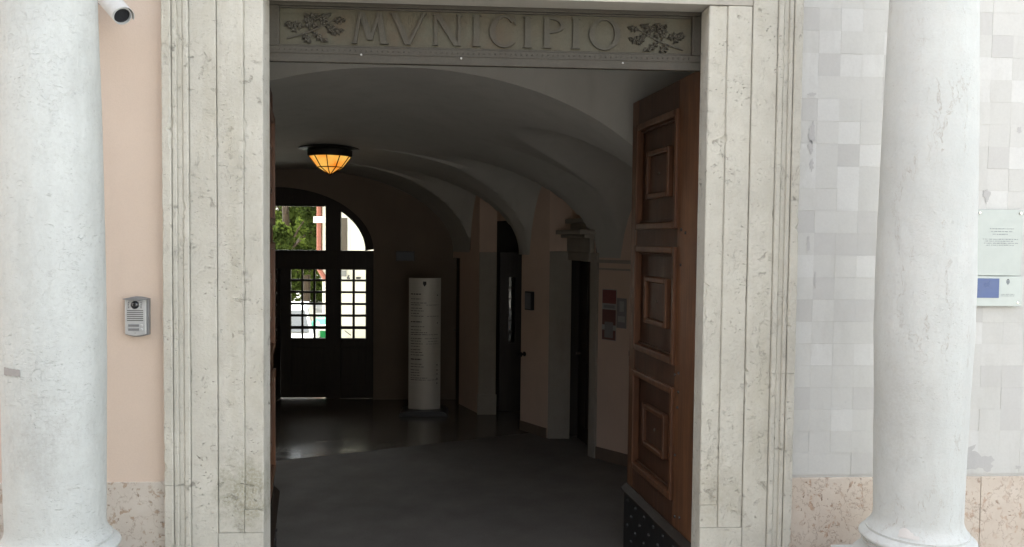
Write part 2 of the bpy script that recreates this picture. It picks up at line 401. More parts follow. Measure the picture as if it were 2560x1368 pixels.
# floor of the passage: matte entrance slab field and polished inner field
b1 = atZ(690, 1153); b2 = atZ(1080, 1110)
sl = (b2.y - b1.y) / (b2.x - b1.x)
def yb(x): return b1.y + sl * (x - b1.x)
fl = struct(MB().add([(-6, .02, 0), (3.2, .02, 0), (3.2, yb(3.2), 0), (-6, yb(-6), 0), (-6, .02, -.3), (3.2, .02, -.3), (3.2, yb(3.2), -.3), (-6, yb(-6), -.3)],
         [(0, 1, 2, 3), (7, 6, 5, 4), (0, 4, 5, 1), (1, 5, 6, 2), (2, 6, 7, 3), (3, 7, 4, 0)]).build('entrance_floor', 'floor_matte'))
fl2 = struct(MB().add([(-6, yb(-6) + .002, .004), (3.2, yb(3.2) + .002, .004), (3.2, 7.92, .004), (-6, 7.92, .004), (-6, yb(-6) + .002, -.3), (3.2, yb(3.2) + .002, -.3), (3.2, 7.92, -.3), (-6, 7.92, -.3)],
         [(0, 1, 2, 3), (7, 6, 5, 4), (0, 4, 5, 1), (1, 5, 6, 2), (2, 6, 7, 3), (3, 7, 4, 0)]).build('passage_floor', 'floor_polished'))

# ---- vaulted passage -------------------------------------------------
YA, YE = 1.80, 7.56
ZS = 2.19
WALL = [(1.80, 1.80), (1.80, 3.90), (1.479, 4.30), (1.43, 4.40), (1.30, 5.19), (1.036, 5.195), (.742, 5.65), (.468, 6.57), (.234, 6.575), (-.03, 7.25), (-.13, 7.56)]
def interp(tab, y):
    if y <= tab[0][0]: return tab[0][1]
    for (a, va), (b, vb) in zip(tab, tab[1:]):
        if y <= b: return va + (vb - va) * (y - a) / max(b - a, 1e-6)
    return tab[-1][1]
XR_T = [(y, x) for x, y in WALL]
def xR(y): return interp(XR_T, y)
def cx(y): return -.47 - .33 * (y - YA)
def zc(y): return interp([(1.8, 3.67), (5.4, 3.43), (7.6, 3.36)], y)
LUN = [(3.05, 1.00, 1.21), (4.93, .58, 1.14), (6.32, .56, 1.08)]
def zlun(y):
    z = ZS
    for ym, w, H in LUN:
        t = (y - ym) / w
        if abs(t) < 1: z = max(z, ZS + H * math.sqrt(1 - t * t))
    return z
def zvault(u, y):
    zb = ZS + (zc(y) - ZS) * math.sqrt(max(0, 1 - u * u))
    return max(zb, zlun(y)) if u > 0 else zb
ys = sorted(set([YA + (YE - YA) * i / 150 for i in range(151)] + [y for _, y in WALL]))
NU = 130
us = [math.sin((i / NU * 2 - 1) * math.pi / 2) for i in range(NU + 1)]
vs, fs = [], []
for y in ys:
    for u in us:
        a = xR(y) - cx(y) if u > 0 else 2.45
        vs.append((cx(y) + a * u, y, zvault(u, y)))
for j in range(len(ys) - 1):
    for i in range(NU):
        k = j * (NU + 1) + i; fs.append((k, k + 1, k + NU + 2, k + NU + 1))
vault = MB().add(vs, fs).build('vault', 'vault_plaster', smooth=True); struct(vault)

# inner arch wall facing the street, with the elliptical opening of the vault
N = 64; a1 = xR(YA) - cx(YA); vs = []; fs = []
for i in range(N + 1):
    u = math.cos(math.pi * i / N); a = a1 if u > 0 else 2.45
    x = cx(YA) + a * u; z = ZS + (zc(YA) - ZS) * math.sqrt(max(0, 1 - u * u))
    vs += [(x, YA - .001, z), (x, YA - .001, 4.3), (x, YA + .02, z)]
for i in range(N):
    k = 3 * i; fs += [(k, k + 1, k + 4, k + 3), (k, k + 3, k + 5, k + 2)]
mb = MB().add(vs, fs); mb.box(1.80, 2.3, YA - .001, YA + .05, 0, 4.3); mb.box(-3.6, cx(YA) - 2.45, YA - .001, YA + .05, 0, 4.3)
struct(mb.build('arch_wall', 'vault_plaster'))
# vestibule behind the portal: side walls and flat ceiling
mb = MB().box(1.80, 2.0, .30, YA, 0, 4.3); mb.box(-2.6, -2.4, .30, YA, 0, 4.3); struct(mb.build('vestibule_wall', 'vault_plaster'))
struct(MB().box(-3.6, 2.3, .30, YA + .05, 4.25, 4.4).build('ceiling', 'vault_plaster'))

def seg_frame(i, t0=0.0, t1=1.0):
    p = Vector((*WALL[i], 0)); q = Vector((*WALL[i + 1], 0)); d = q - p
    u = d.normalized(); nrm = Vector((-u.y, u.x, 0))      # left of travel = into the passage
    return p + d * t0, u, nrm, d.length * (t1 - t0)
def wall_seg(mb, i, zlow):
    (xa, ya), (xb, yb_) = WALL[i], WALL[i + 1]; K = 22; vs = []; fs = []
    for k in range(K + 1):
        t = k / K; x = xa + (xb - xa) * t; y = ya + (yb_ - ya) * t
        vs += [(x, y, zlow), (x, y, zlun(y) + .03)]
    for k in range(K): fs.append((2 * k, 2 * k + 1, 2 * k + 3, 2 * k + 2))
    mb.add(vs, fs)
rw = MB()
DOOR1_TOP, DOOR2_TOP, DOOR3_TOP = 2.14, 2.62, 2.10
for i in range(len(WALL) - 1): wall_seg(rw, i, {3: DOOR1_TOP, 6: DOOR2_TOP, 9: DOOR3_TOP}.get(i, 0.0))
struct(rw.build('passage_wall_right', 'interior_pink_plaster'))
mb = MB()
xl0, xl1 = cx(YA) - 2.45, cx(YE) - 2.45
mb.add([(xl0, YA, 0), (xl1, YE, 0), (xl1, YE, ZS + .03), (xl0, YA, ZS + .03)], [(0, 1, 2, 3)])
struct(mb.build('passage_wall_left', 'shaded_pink_plaster'))

# ================================================================== FACADE
YW = 0.06                                   # face of the plain walls
PL_Z = 1.03
def wall_block(mb, x0, x1): mb.box(x0, x1, YW, .30, 0, 3.70)
lw = thing('plaster_wall', 'smooth pale pink plaster wall between left column and portal', 'wall', (-1.9, YW, 0))
MB().box(-6, -1.45, YW, .30, 0, 4.6).build('wall_face', 'pink_plaster', lw)
for k, (xa, xb) in enumerate([(-5.9, -3.4), (-3.397, -1.583)]):
    o = MB().box(xa, xb, YW - .014, YW + .02, PAVE - .02, PL_Z).build('plinth_slab', 'plinth_marble', lw, bevel=.003)
    o['label'] = 'veined brown and grey marble plinth slab'
rwall = thing('block_wall', 'pale grey wall of small square blocks around the right column', 'wall', (2.6, YW, 0))
MB().box(1.75, 6, YW + .004, .30, 0, 4.6).build('wall_face', 'wall_stone', rwall)
px = [1.885, 2.455 + .0, 3.01, 4.2]
for xa, xb in [(1.876, 3.028), (3.031, 4.2), (4.203, 5.9)]:
    o = MB().box(xa, xb, YW - .012, YW + .02, PAVE - .02, PL_Z - .005).build('plinth_slab', 'pink_marble', rwall, bevel=.003)
    o['label'] = 'pinkish marble plinth slab with brown pits'
TS = .1265
tm = MB().box(-TS / 2 + .0002, TS / 2 - .0002, -.0, .012, -TS / 2 + .0002, TS / 2 - .0002)
protos = {}
for mname in ('tile_grey', 'tile_pale', 'tile_dull'):
    me = bpy.data.meshes.new('tile'); me.from_pydata([tuple(p) for p in tm.v], [], tm.f); me.update(); me.materials.append(MATS[mname]); protos[mname] = me
PALE = {(2, 2), (1, 5), (3, 5), (0, 6), (0, 9), (3, 9), (2, 12), (0, 13), (0, 14), (2, 15), (1, 16), (0, 17), (0, 18), (8, 12), (9, 12), (8, 6), (1, 19), (2, 20), (9, 18), (8, 17)}
DULL = {(0, 7), (3, 11), (1, 8), (0, 16), (0, 20), (2, 7), (1, 10), (9, 4), (8, 8), (0, 3), (3, 3), (9, 9)}
rt = random.Random(3); x_st = 1.872; z_st = PL_Z + .012
for j in range(22):
    for i in range(12):
        x = x_st + TS * (i + .5); z = z_st + TS * (j + .5)
        rr = rt.random(); mname = 'tile_grey'
        if (i, j) in PALE or rr > .90: mname = 'tile_pale'
        elif (i, j) in DULL or rr < .14: mname = 'tile_dull'
        o = bpy.data.objects.new('tile', protos[mname]); COL.objects.link(o); o.parent = rwall
        o.location = Vector((x, YW - .0015 - rt.random() * .0022, z)) - rwall.location
def bare(pxc, pyc, w, h, seed, mat, par, nm, yy, K=64):
    c = atY(pxc, pyc, yy); sx = .00222
    pts = []
    for k in range(K):
        a = 2 * math.pi * k / K; q = 1 + .6 * nz(math.cos(a) * 1.5 + seed, math.sin(a) * 1.5, seed) + .4 * nz(math.cos(a) * 3.2 + seed, math.sin(a) * 3.2, 3) + .25 * nz(math.cos(a) * 7 + seed, math.sin(a) * 7, 5)
        q = max(.38, q); pts.append((w * sx / 2 * q * math.cos(a), h * sx / 2 * q * math.sin(a)))
    return MB().prism(pts, (c.x, yy, c.z), (1, 0, 0), (0, 0, 1), (0, -1, 0), .0008).build(nm, mat, par)
for q, (a, b, w, h) in enumerate([(2030, 335, 17, 44), (2026, 368, 12, 26), (2029, 412, 9, 26), (2020, 612, 8, 40), (2030, 236, 20, 9), (2466, 488, 17, 36), (2548, 325, 12, 18), (2038, 700, 5, 44), (2546, 1168, 14, 8)]):
    bare(a, b, w, h, q * 3.7 + 1, 'bare_render', rwall, 'bare_patch', YW - .0040)
pp = [atY(a, b, YW - .0040) for a, b in [(2412, 1124), (2424, 1117), (2440, 1111), (2436, 1120), (2429, 1128), (2437, 1127), (2446, 1133), (2454, 1142), (2462, 1139), (2470, 1142), (2478, 1139), (2483, 1147), (2487, 1150), (2480, 1155), (2476, 1160), (2484, 1165), (2477, 1171), (2476, 1178), (2467, 1181), (2461, 1177), (2458, 1171), (2446, 1169), (2438, 1174), (2428, 1172), (2412, 1175)]]
MB().prism([(p.x - pp[0].x, p.z - pp[0].z) for p in pp], (pp[0].x, YW - .0040, pp[0].z), (1, 0, 0), (0, 0, 1), (0, -1, 0), .0009).build('bare_patch', 'bare_render', rwall)['label'] = 'grey patch where the paint has flaked off'
# lintel masonry above the portal and the upper storeys (cast the shade)
up = thing('town_hall_building', 'upper storeys of the town hall above the portal', 'building', (0, .06, 4.4))
MB().box(-14, 14, .07, .6, 4.601, 11).build('upper_wall', 'upper_plaster', up)
MB().box(-1.45, 1.75, .07, .30, 3.76, 4.601).build('spandrel_wall', 'upper_plaster', up)
MB().box(-14, -6, .07, .6, 0, 4.601).build('side_front_wall', 'upper_plaster', up); MB().box(6, 14, .07, .6, 0, 4.601).build('side_front_wall', 'upper_plaster', up)
MB().box(-14, 14, -.3, 8.3, 11.0, 11.3).build('roof', 'roof_tile', up)
MB().box(-14, -13.6, .6, 7.9, 0, 11).build('gable_wall', 'upper_plaster', up); MB().box(13.6, 14, .6, 7.9, 0, 11).build('gable_wall', 'upper_plaster', up)
MB().box(-6, 6, .301, 7.6, 4.602, 4.8).build('storey_slab', 'upper_plaster', up)

# ---- stone portal -----------------------------------------------------
portal = thing('stone_portal', 'weathered cream stone portal surround with stepped mouldings', 'portal', (.14, 0, PAVE))
Z_HEAD = 3.680
ZA, ZB = .757, .885                   # where the inner fasciae stop above the plinth block
def strip(sgn, s0, s1, yf, z0, z1, name, mat='portal_stone', seed=0, chip=.0055, ydeep=.14, label=None, back=True):
    """one vertical stone strip with worn arrises; s is the distance outwards from the clear opening"""
    xi = X0 if sgn < 0 else X1; nzv = max(2, int((z1 - z0) / .022)); mb = MB(); vs = []; fs = []
    for k in range(nzv + 1):
        z = z0 + (z1 - z0) * k / nzv
        def ch(q, amp=1):
            n1 = nz(q * 3.1 + seed, z * 6, 1.3); n2 = nz(q * 7 + seed, z * 27, 4.1); n3 = nz(seed + q, z * 2.2, 9)
            big = max(0, n3 - .18) * 3.0 * max(0, n2 + .1) * 3
            return chip * amp * (.35 * abs(n1) + .6 * max(0, n2) + big)
        wv = .0012 * nz(seed, z * 1.7, 2)
        a, b = ch(1), ch(2)
        prof = [(s0, ydeep), (s0 + .0003, yf + .003 + a * 1.2), (s0 + .003 + a, yf + wv), (s1 - .003 - b, yf + wv), (s1 - .0003, yf + .003 + b * 1.2), (s1, ydeep)]
        vs += [(xi + sgn * s, y, z) for s, y in prof]
    m = 6
    for k in range(nzv):
        for i in range(m - 1): q = k * m + i; fs.append((q, q + 1, q + m + 1, q + m))
    fs.append(tuple(range(m))); fs.append(tuple(nzv * m + i for i in range(m)))
    mb.add(vs, fs); o = mb.build(name, mat, portal, smooth=True)
    if label: o['label'] = label
    return o
for sgn in (-1, 1):
    sd = 11 if sgn < 0 else 47
    strip(sgn, 0, .1015, .014, ZB + .003, Z_HEAD, 'fascia', seed=sd, chip=.012, ydeep=YR)
    strip(sgn, .1045, .2415, .007, ZA + .003, Z_HEAD, 'fascia', seed=sd + 3)
    strip(sgn, 0, .103, .0072, ZA + .003, ZB, 'fascia', seed=sd + 4, chip=.008, ydeep=YR)
    strip(sgn, .2445, .384, .0, PAVE, Z_HEAD + .3, 'fascia', seed=sd + 5)
    strip(sgn, 0, .2438, .0003, PAVE, ZA, 'base_block', seed=sd + 6, chip=.008, ydeep=YR)
    zj = 1.03 if sgn < 0 else 1.64
    for (za_, zb_, e_) in ((PAVE, zj - .0012, 0), (zj + .0012, Z_HEAD + .3, 20)):
        strip(sgn, .387, .414, -.010, za_, zb_, 'moulding', seed=sd + 7 + e_)
        strip(sgn, .417, .445, -.004, za_, zb_, 'moulding', seed=sd + 8 + e_)
        strip(sgn, .447, .471, -.012, za_, zb_, 'moulding', seed=sd + 9 + e_)
        strip(sgn, .474, .522, -.020, za_, zb_, 'moulding', seed=sd + 10 + e_, chip=.014)
    xi = X0 if sgn < 0 else X1
    xa, xb = sorted((xi + sgn * .0006, xi + sgn * .50)); MB().box(xa, xb, .019, YR - .0005, PAVE - .1, Z_HEAD).build('jamb_core', 'portal_stone', portal)
    xa, xb = sorted((xi + sgn * .3855, xi + sgn * .5205)); MB().box(xa, xb, -.0005, .02, PAVE, Z_HEAD + .3).build('moulding_core', 'portal_stone', portal)
    xa, xb = sorted((xi + sgn * .12, xi + sgn * .50)); MB().box(xa, xb, YR + .001, .299, 0, Z_HEAD).build('rebate', 'head_stone', portal)
mb = MB().box(X0 - .243, X1 + .243, .007, YR + .0, Z_HEAD + .004, Z_HEAD + .10); mb.box(X0 - .243, X1 + .243, .0, YR, Z_HEAD + .103, Z_HEAD + .32)
mb.build('head_architrave', 'head_stone', portal, bevel=.003)
MB().box(X0 - .11, X1 + .11, YR + .002, .299, 3.75, 3.90).build('head_rebate', 'head_stone', portal)
MB().box(X0, X1, .0, .30, -.1, .03).build('threshold', 'paving_stone', portal, bevel=.006)

# ---- columns ---------------------------------------------------------
def column(name, label, cxy, prof_r, mat, seed):
    c = thing(name, label, 'column', (cxy[0], cxy[1], PAVE), group='marble columns flanking the portal')
    zt = .945
    tab = sorted(prof_r)
    vs = []; fs = []; SEG = 96; NZ = 210; ztop = 4.6
    for k in range(NZ + 1):
        z = zt + (ztop - zt) * k / NZ
        r = interp(tab, z)
        if z < zt + .07: r += .030 * (1 - (z - zt) / .07) ** 2.0      # apophyge
        for i in range(SEG):
            a = 2 * math.pi * i / SEG; ca, sa = math.cos(a), math.sin(a)
            e = .0016 * nz(ca * 3 + seed, sa * 3, z * 2.5) + .0012 * nz(ca * 9 + seed, sa * 9, z * 11)
            e -= .004 * max(0, nz(ca * 5 + seed * 2, sa * 5, z * 9) - .38) * 2
            vs.append((cxy[0] + (r + e) * ca, cxy[1] + (r + e) * sa, z))
    for k in range(NZ):
        for i in range(SEG):
            j = (i + 1) % SEG; fs.append((k * SEG + i, k * SEG + j, (k + 1) * SEG + j, (k + 1) * SEG + i))
    MB().add(vs, fs).build('shaft', mat, c, smooth=True)
    r0 = interp(tab, zt) + .030
    pr = [(r0 - .02, zt + .004), (r0 + .003, zt), (r0 + .003, zt - .012), (r0 + .010, zt - .016)]
    for k in range(9): a = math.pi * k / 8; pr.append((r0 + .012 + .024 * math.sin(a), zt - .018 - .048 * k / 8))
    pr += [(r0 + .016, zt - .070), (r0 + .016, zt - .078)]
    for k in range(7): a = math.pi * k / 6; pr.append((r0 + .022 - .018 * math.sin(a), zt - .080 - .036 * k / 6))
    pr += [(r0 + .030, zt - .118)]
    for k in range(9): a = math.pi * k / 8; pr.append((r0 + .034 + .034 * math.sin(a), zt - .122 - .07 * k / 8))
    pr += [(r0 + .03, zt - .20)]
    MB().lathe(list(reversed(pr)), cxy, 72).build('base', mat, c, smooth=True)
    if seed < 10:      # mortar repair let into the shaft
        vs = []; fs = []; K = 10
        for k in range(K + 1):
            a = R_(234 + 25 * k / K)
            for z in (1.752 - .002 * (k % 3) - (.006 if k == K else 0), 1.785 + .002 * (k % 2) - .0007 * k):
                r_ = interp(tab, z) + .0030; vs.append((cxy[0] + r_ * math.cos(a), cxy[1] + r_ * math.sin(a), z))
        for k in range(K): fs.append((2 * k, 2 * k + 2, 2 * k + 3, 2 * k + 1))
        MB().add(vs, fs).build('repair_patch', 'patch_mortar', c)['label'] = 'dark grey mortar repair strip'
    else:              # newer stone piece let in at the foot
        vs = []; fs = []; K = 12
        for k in range(K + 1):
            a = R_(219 + 24 * k / K)
            for z in (zt + .012, zt + .040 + .016 * math.sin(math.pi * min(1, k / 7)) - .012 * (k > 8)):
                r_ = interp(tab, z) + .030 * max(0, 1 - (z - zt) / .07) ** 2.0 + .0035; vs.append((cxy[0] + r_ * math.cos(a), cxy[1] + r_ * math.sin(a), z))
        for k in range(K): fs.append((2 * k, 2 * k + 2, 2 * k + 3, 2 * k + 1))
        MB().add(vs, fs).build('repair_patch', 'new_stone', c)['label'] = 'paler newer stone piece at the column foot'
    h = r0 + .068; MB().box(cxy[0] - h, cxy[0] + h, cxy[1] - h, cxy[1] + h, zt - .30, zt - .195).build('plinth', mat, c, bevel=.006)
    h += .035
    mb = MB().box(cxy[0] - h, cxy[0] + h, cxy[1] - h, cxy[1] + h, PAVE - .02, zt - .302); mb.build('pedestal', mat, c, bevel=.008)
    return c
column('column', 'broad weathered column with grey pock marks beside the pink wall', (-1.905, -.55),
       [(.9, .210), (1.15, .214), (1.75, .221), (2.24, .221), (2.9, .211), (3.47, .198), (4.6, .185)], 'left_column_stone', 3.0)
column('column', 'pale veined column standing before the wall of square blocks', (2.303, -.55),
       [(.9, .206), (1.07, .207), (1.63, .217), (1.93, .2275), (2.2, .228), (2.88, .216), (3.57, .199), (4.6, .18)], 'right_column_stone', 16.0)

# ---- carved panel MVNICIPIO ------------------------------------------
sg = thing('name_panel', 'dark carved panel reading MVNICIPIO with oak leaves above the doorway', 'sign', (.14, YR + .02, 3.355))
SB, ST = 3.355, 3.735
YF = YR + .030                       # face of the recessed field
MB().box(X0 - .10, X1 + .10, YF, YF + .03, SB + .004, ST).build('field', 'sign_field', sg)
fx0, fx1, fz0, fz1 = X0 + .062, X1 - .062, 3.452, 3.652
mb = MB().box(X0 - .10, X1 + .10, YR + .006, YF, SB, fz0 - .012); mb.build('bottom_rail', 'sign_frame', sg, bevel=.003)
MB().box(X0 - .10, X1 + .10, YR + .006, YF, fz1 + .012, ST - .001).build('top_rail', 'sign_frame', sg, bevel=.003)
MB().box(X0 - .10, fx0 - .012, YR + .0065, YF, fz0 - .0115, fz1 + .0115).build('end_stile', 'sign_frame', sg, bevel=.003)
MB().box(fx1 + .012, X1 + .10, YR + .0065, YF, fz0 - .0115, fz1 + .0115).build('end_stile', 'sign_frame', sg, bevel=.003)
for (a, b, c_, d) in [(fx0 - .012, fx1 + .012, fz0 - .012, fz0), (fx0 - .012, fx1 + .012, fz1, fz1 + .012)]:
    MB().box(a, b, YR + .014, YF - .0005, c_ + .0006, d - .0006).build('inner_moulding', 'sign_frame', sg, bevel=.003)
MB().box(X0 - .1, X1 + .1, YR + .002, YR + .0058, SB + .047, SB + .051).build('rail_line', 'sign_frame', sg)
ball = MB().lathe([(0, 0), (.0035, .0004), (.0042, .002), (.003, .0045), (0, .0055)], seg=8)
bead = MB().lathe([(0, 0), (.0035, .0004), (.0042, .002), (.003, .0045), (0, .0055)], seg=8, axis=((0, 0, 0), (0, -1, 0))).build('bead', 'sign_frame', sg, smooth=True, world=False)
bl = [(X0 + .036, z) for z in [3.445 + .021 * k for k in range(10)]] + [(X1 - .036, z) for z in [3.445 + .021 * k for k in range(10)]] \
   + [(X0 + .05 + .030 * k, SB + .066) for k in range(78)]
for k, (x, z) in enumerate(bl):
    o = bead if k == 0 else bpy.data.objects.new('bead', bead.data)
    if k: COL.objects.link(o); o.parent = sg
    o.location = Vector((x, YR + .0064, z)) - sg.location
for (pxx, pyy) in [(903, 137), (1153, 146), (1557, 158)]:
    p = atY(pxx, pyy, YR + .004)
    MB().lathe([(.0062, 0), (.0062, .003), (.004, .006), (0, .007)], seg=12, axis=((p.x, YR + .0062, p.z), (0, -1, 0))).build('white_stud', 'stud_white', sg, smooth=True)
# letters: solid Roman capitals with thick and thin strokes
def letter(kind, xa, xb, z0, z1):
    w, h = xb - xa, z1 - z0; mb = MB(); tk = .033; tn = .017; e = [0]; UX, UZ, UN = (1, 0, 0), (0, 0, 1), (0, -1, 0)
    def st(poly):
        e[0] += 1; mb.prism(poly, (xa, YF + .004, z0), UX, UZ, UN, .0165 + .0004 * e[0])
    def bar(xb0, xt0, t, zb=0.0, zt=None): zt = h if zt is None else zt; st([(xb0, zb), (xb0 + t, zb), (xt0 + t, zt), (xt0, zt)])
    def serif(x, zz, l=.024): st([(x - l / 2, zz), (x + l / 2, zz), (x + l / 2, zz + .006), (x - l / 2, zz + .006)])
    def ring(cxx, czz, ra, rb, ta, tb, a0, a1, K=28):
        outr = [(cxx + ra * math.cos(a0 + (a1 - a0) * i / K), czz + rb * math.sin(a0 + (a1 - a0) * i / K)) for i in range(K + 1)]
        inr = [(cxx + (ra - ta) * math.cos(a0 + (a1 - a0) * i / K), czz + (rb - tb) * math.sin(a0 + (a1 - a0) * i / K)) for i in range(K + 1)]
        e[0] += 1; d = .0165 + .0004 * e[0]
        for i in range(K): mb.prism([outr[i], outr[i + 1], inr[i + 1], inr[i]], (xa, YF + .004, z0), UX, UZ, UN, d)
    if kind == 'I': bar(w / 2 - tk / 2, w / 2 - tk / 2, tk); serif(w / 2, 0, tk + .016); serif(w / 2, h - .006, tk + .016)
    elif kind == 'V': bar(w / 2 - tk * .55, 0, tk); bar(w / 2 - tn * .3, w - tn, tn); serif(.013, h - .006, .04); serif(w - .008, h - .006, .03)
    elif kind == 'M':
        bar(0, w * .16, tn); bar(w - tk, w * .84 - tk, tk); bar(w * .5 - tk * .5, w * .16, tk, h * .12); bar(w * .5 - tn * .3, w * .84 - tn - .004, tn, h * .12)
        serif(.006, 0, .03); serif(w - tk / 2, 0, tk + .016)
    elif kind == 'N': bar(.006, .006, tn); bar(w - tn, w - tn, tn); bar(w - tk - .004, .004, tk); serif(.012, 0, .03); serif(w - .006, h - .006, .03); serif(.012, h - .006, .03)
    elif kind == 'P': bar(.004, .004, tk); serif(tk / 2 + .004, 0, tk + .018); ring(tk, h * .74, w - tk, h * .26, .026, .011, -math.pi / 2, math.pi / 2, 20)
    elif kind == 'O': ring(w / 2, h / 2, w / 2, h / 2 + .003, .032, .012, 0, 2 * math.pi, 44)
    elif kind == 'C':
        ring(w * .56, h / 2, w * .56, h / 2 + .003, .032, .012, R_(42), R_(318), 40)
        st([(w * .93, h * .74), (w * .985, h * .72), (w * .985, h * .97), (w * .93, h * .93)])
    mb.build('letter', 'sign_letter', sg, bevel=0)
for kind, xa, xb in [('M', 884, 968), ('V', 978, 1064), ('N', 1083, 1152), ('I', 1172, 1210), ('C', 1224, 1290), ('I', 1300, 1338), ('P', 1358, 1412), ('I', 1420, 1458), ('O', 1472, 1550)]:
    pa, pb = atY(xa, 90, YF), atY(xb, 90, YF); letter(kind, pa.x, pb.x, fz0 + .014, fz1 - .012)
# oak sprays
def oak_leaf(o, ang, L, wd, seed):
    K = 26; rl = []; rr = []
    for i in range(K + 1):
        t = i / K; env = math.sin(math.pi * min(1, t * 1.02)) ** .8 * wd
        lob = env * (.62 + .38 * math.cos(t * 2 * math.pi * 3.4 + .6))
        rl.append((t * L, lob + .0015)); rr.append((t * L, -env * (.62 + .38 * math.cos(t * 2 * math.pi * 3.4 + .2)) - .0015))
    ca, sa = math.cos(ang), math.sin(ang); vs = []; fs = []
    def P(a, b, d): return (o[0] + a * ca - b * sa, YF + .003 - d, o[1] + a * sa + b * ca)
    for i in range(K + 1):
        t = i / K; hgt = .010 + .010 * math.sin(math.pi * t) + seed % 3 * .0022
        vs += [P(*rl[i], .0), P(rl[i][0], rl[i][1] * .92, hgt * .62), P(rl[i][0], rl[i][1] * .4, hgt), P(t * L, 0, hgt * .72), P(rr[i][0], rr[i][1] * .4, hgt), P(rr[i][0], rr[i][1] * .92, hgt * .62), P(*rr[i], .0)]
    for i in range(K):
        for k in range(6): q = i * 7 + k; fs.append((q, q + 1, q + 8, q + 7))
    MB().add(vs, fs).build('oak_leaf', 'sign_leaf', sg, smooth=True)
def acorn(x, z, ang):
    MB().lathe([(0, 0), (.007, .001), (.0095, .006), (.009, .011), (.0075, .012), (.0075, .018), (.005, .024), (0, .028)], seg=12,
               axis=((x, YF - .006, z), (math.cos(ang), -.25, math.sin(ang)))).build('acorn', 'sign_leaf', sg, smooth=True)
def spray(pxc, pyc, mir, seed):
    rr_ = random.Random(seed); c = atY(pxc, pyc, YF); k = 0
    stem = [(-.155, -.062), (-.09, -.045), (-.02, -.02), (.05, .015), (.11, .05)]
    MB().tube([(c.x + mir * a, YF - .006, c.z + b) for a, b in stem], [.006, .0055, .005, .004, .003], 8).build('stem', 'sign_leaf', sg, smooth=True)
    for (a, b, ang, L) in [(-.10, -.03, 2.25, .085), (-.07, -.035, -.9, .07), (-.03, -.015, 1.75, .10), (-.02, -.02, -.55, .095), (.02, .0, 2.5, .09), (.03, .005, .95, .085),
                           (.05, .012, -.35, .10), (.07, .025, -1.1, .075), (.10, .04, .2, .07), (-.06, .0, 2.9, .085), (.0, .04, .35, .10), (-.12, .02, 3.3, .05), (.085, -.03, .25, .08), (-.05, .045, .5, .075)]:
        an = ang if mir > 0 else math.pi - ang; k += 1
        oak_leaf((c.x + mir * a, c.z + b), an + rr_.uniform(-.12, .12), L, .021 + .006 * rr_.random(), seed + k)
    for (a, b, ang) in [(.03, -.055, -1.2), (.055, -.06, -.8), (-.03, -.06, -1.9)]: acorn(c.x + mir * a, c.z + b, ang if mir > 0 else math.pi - ang)
spray(788, 70, 1, 5); spray(1640, 96, -1, 9)

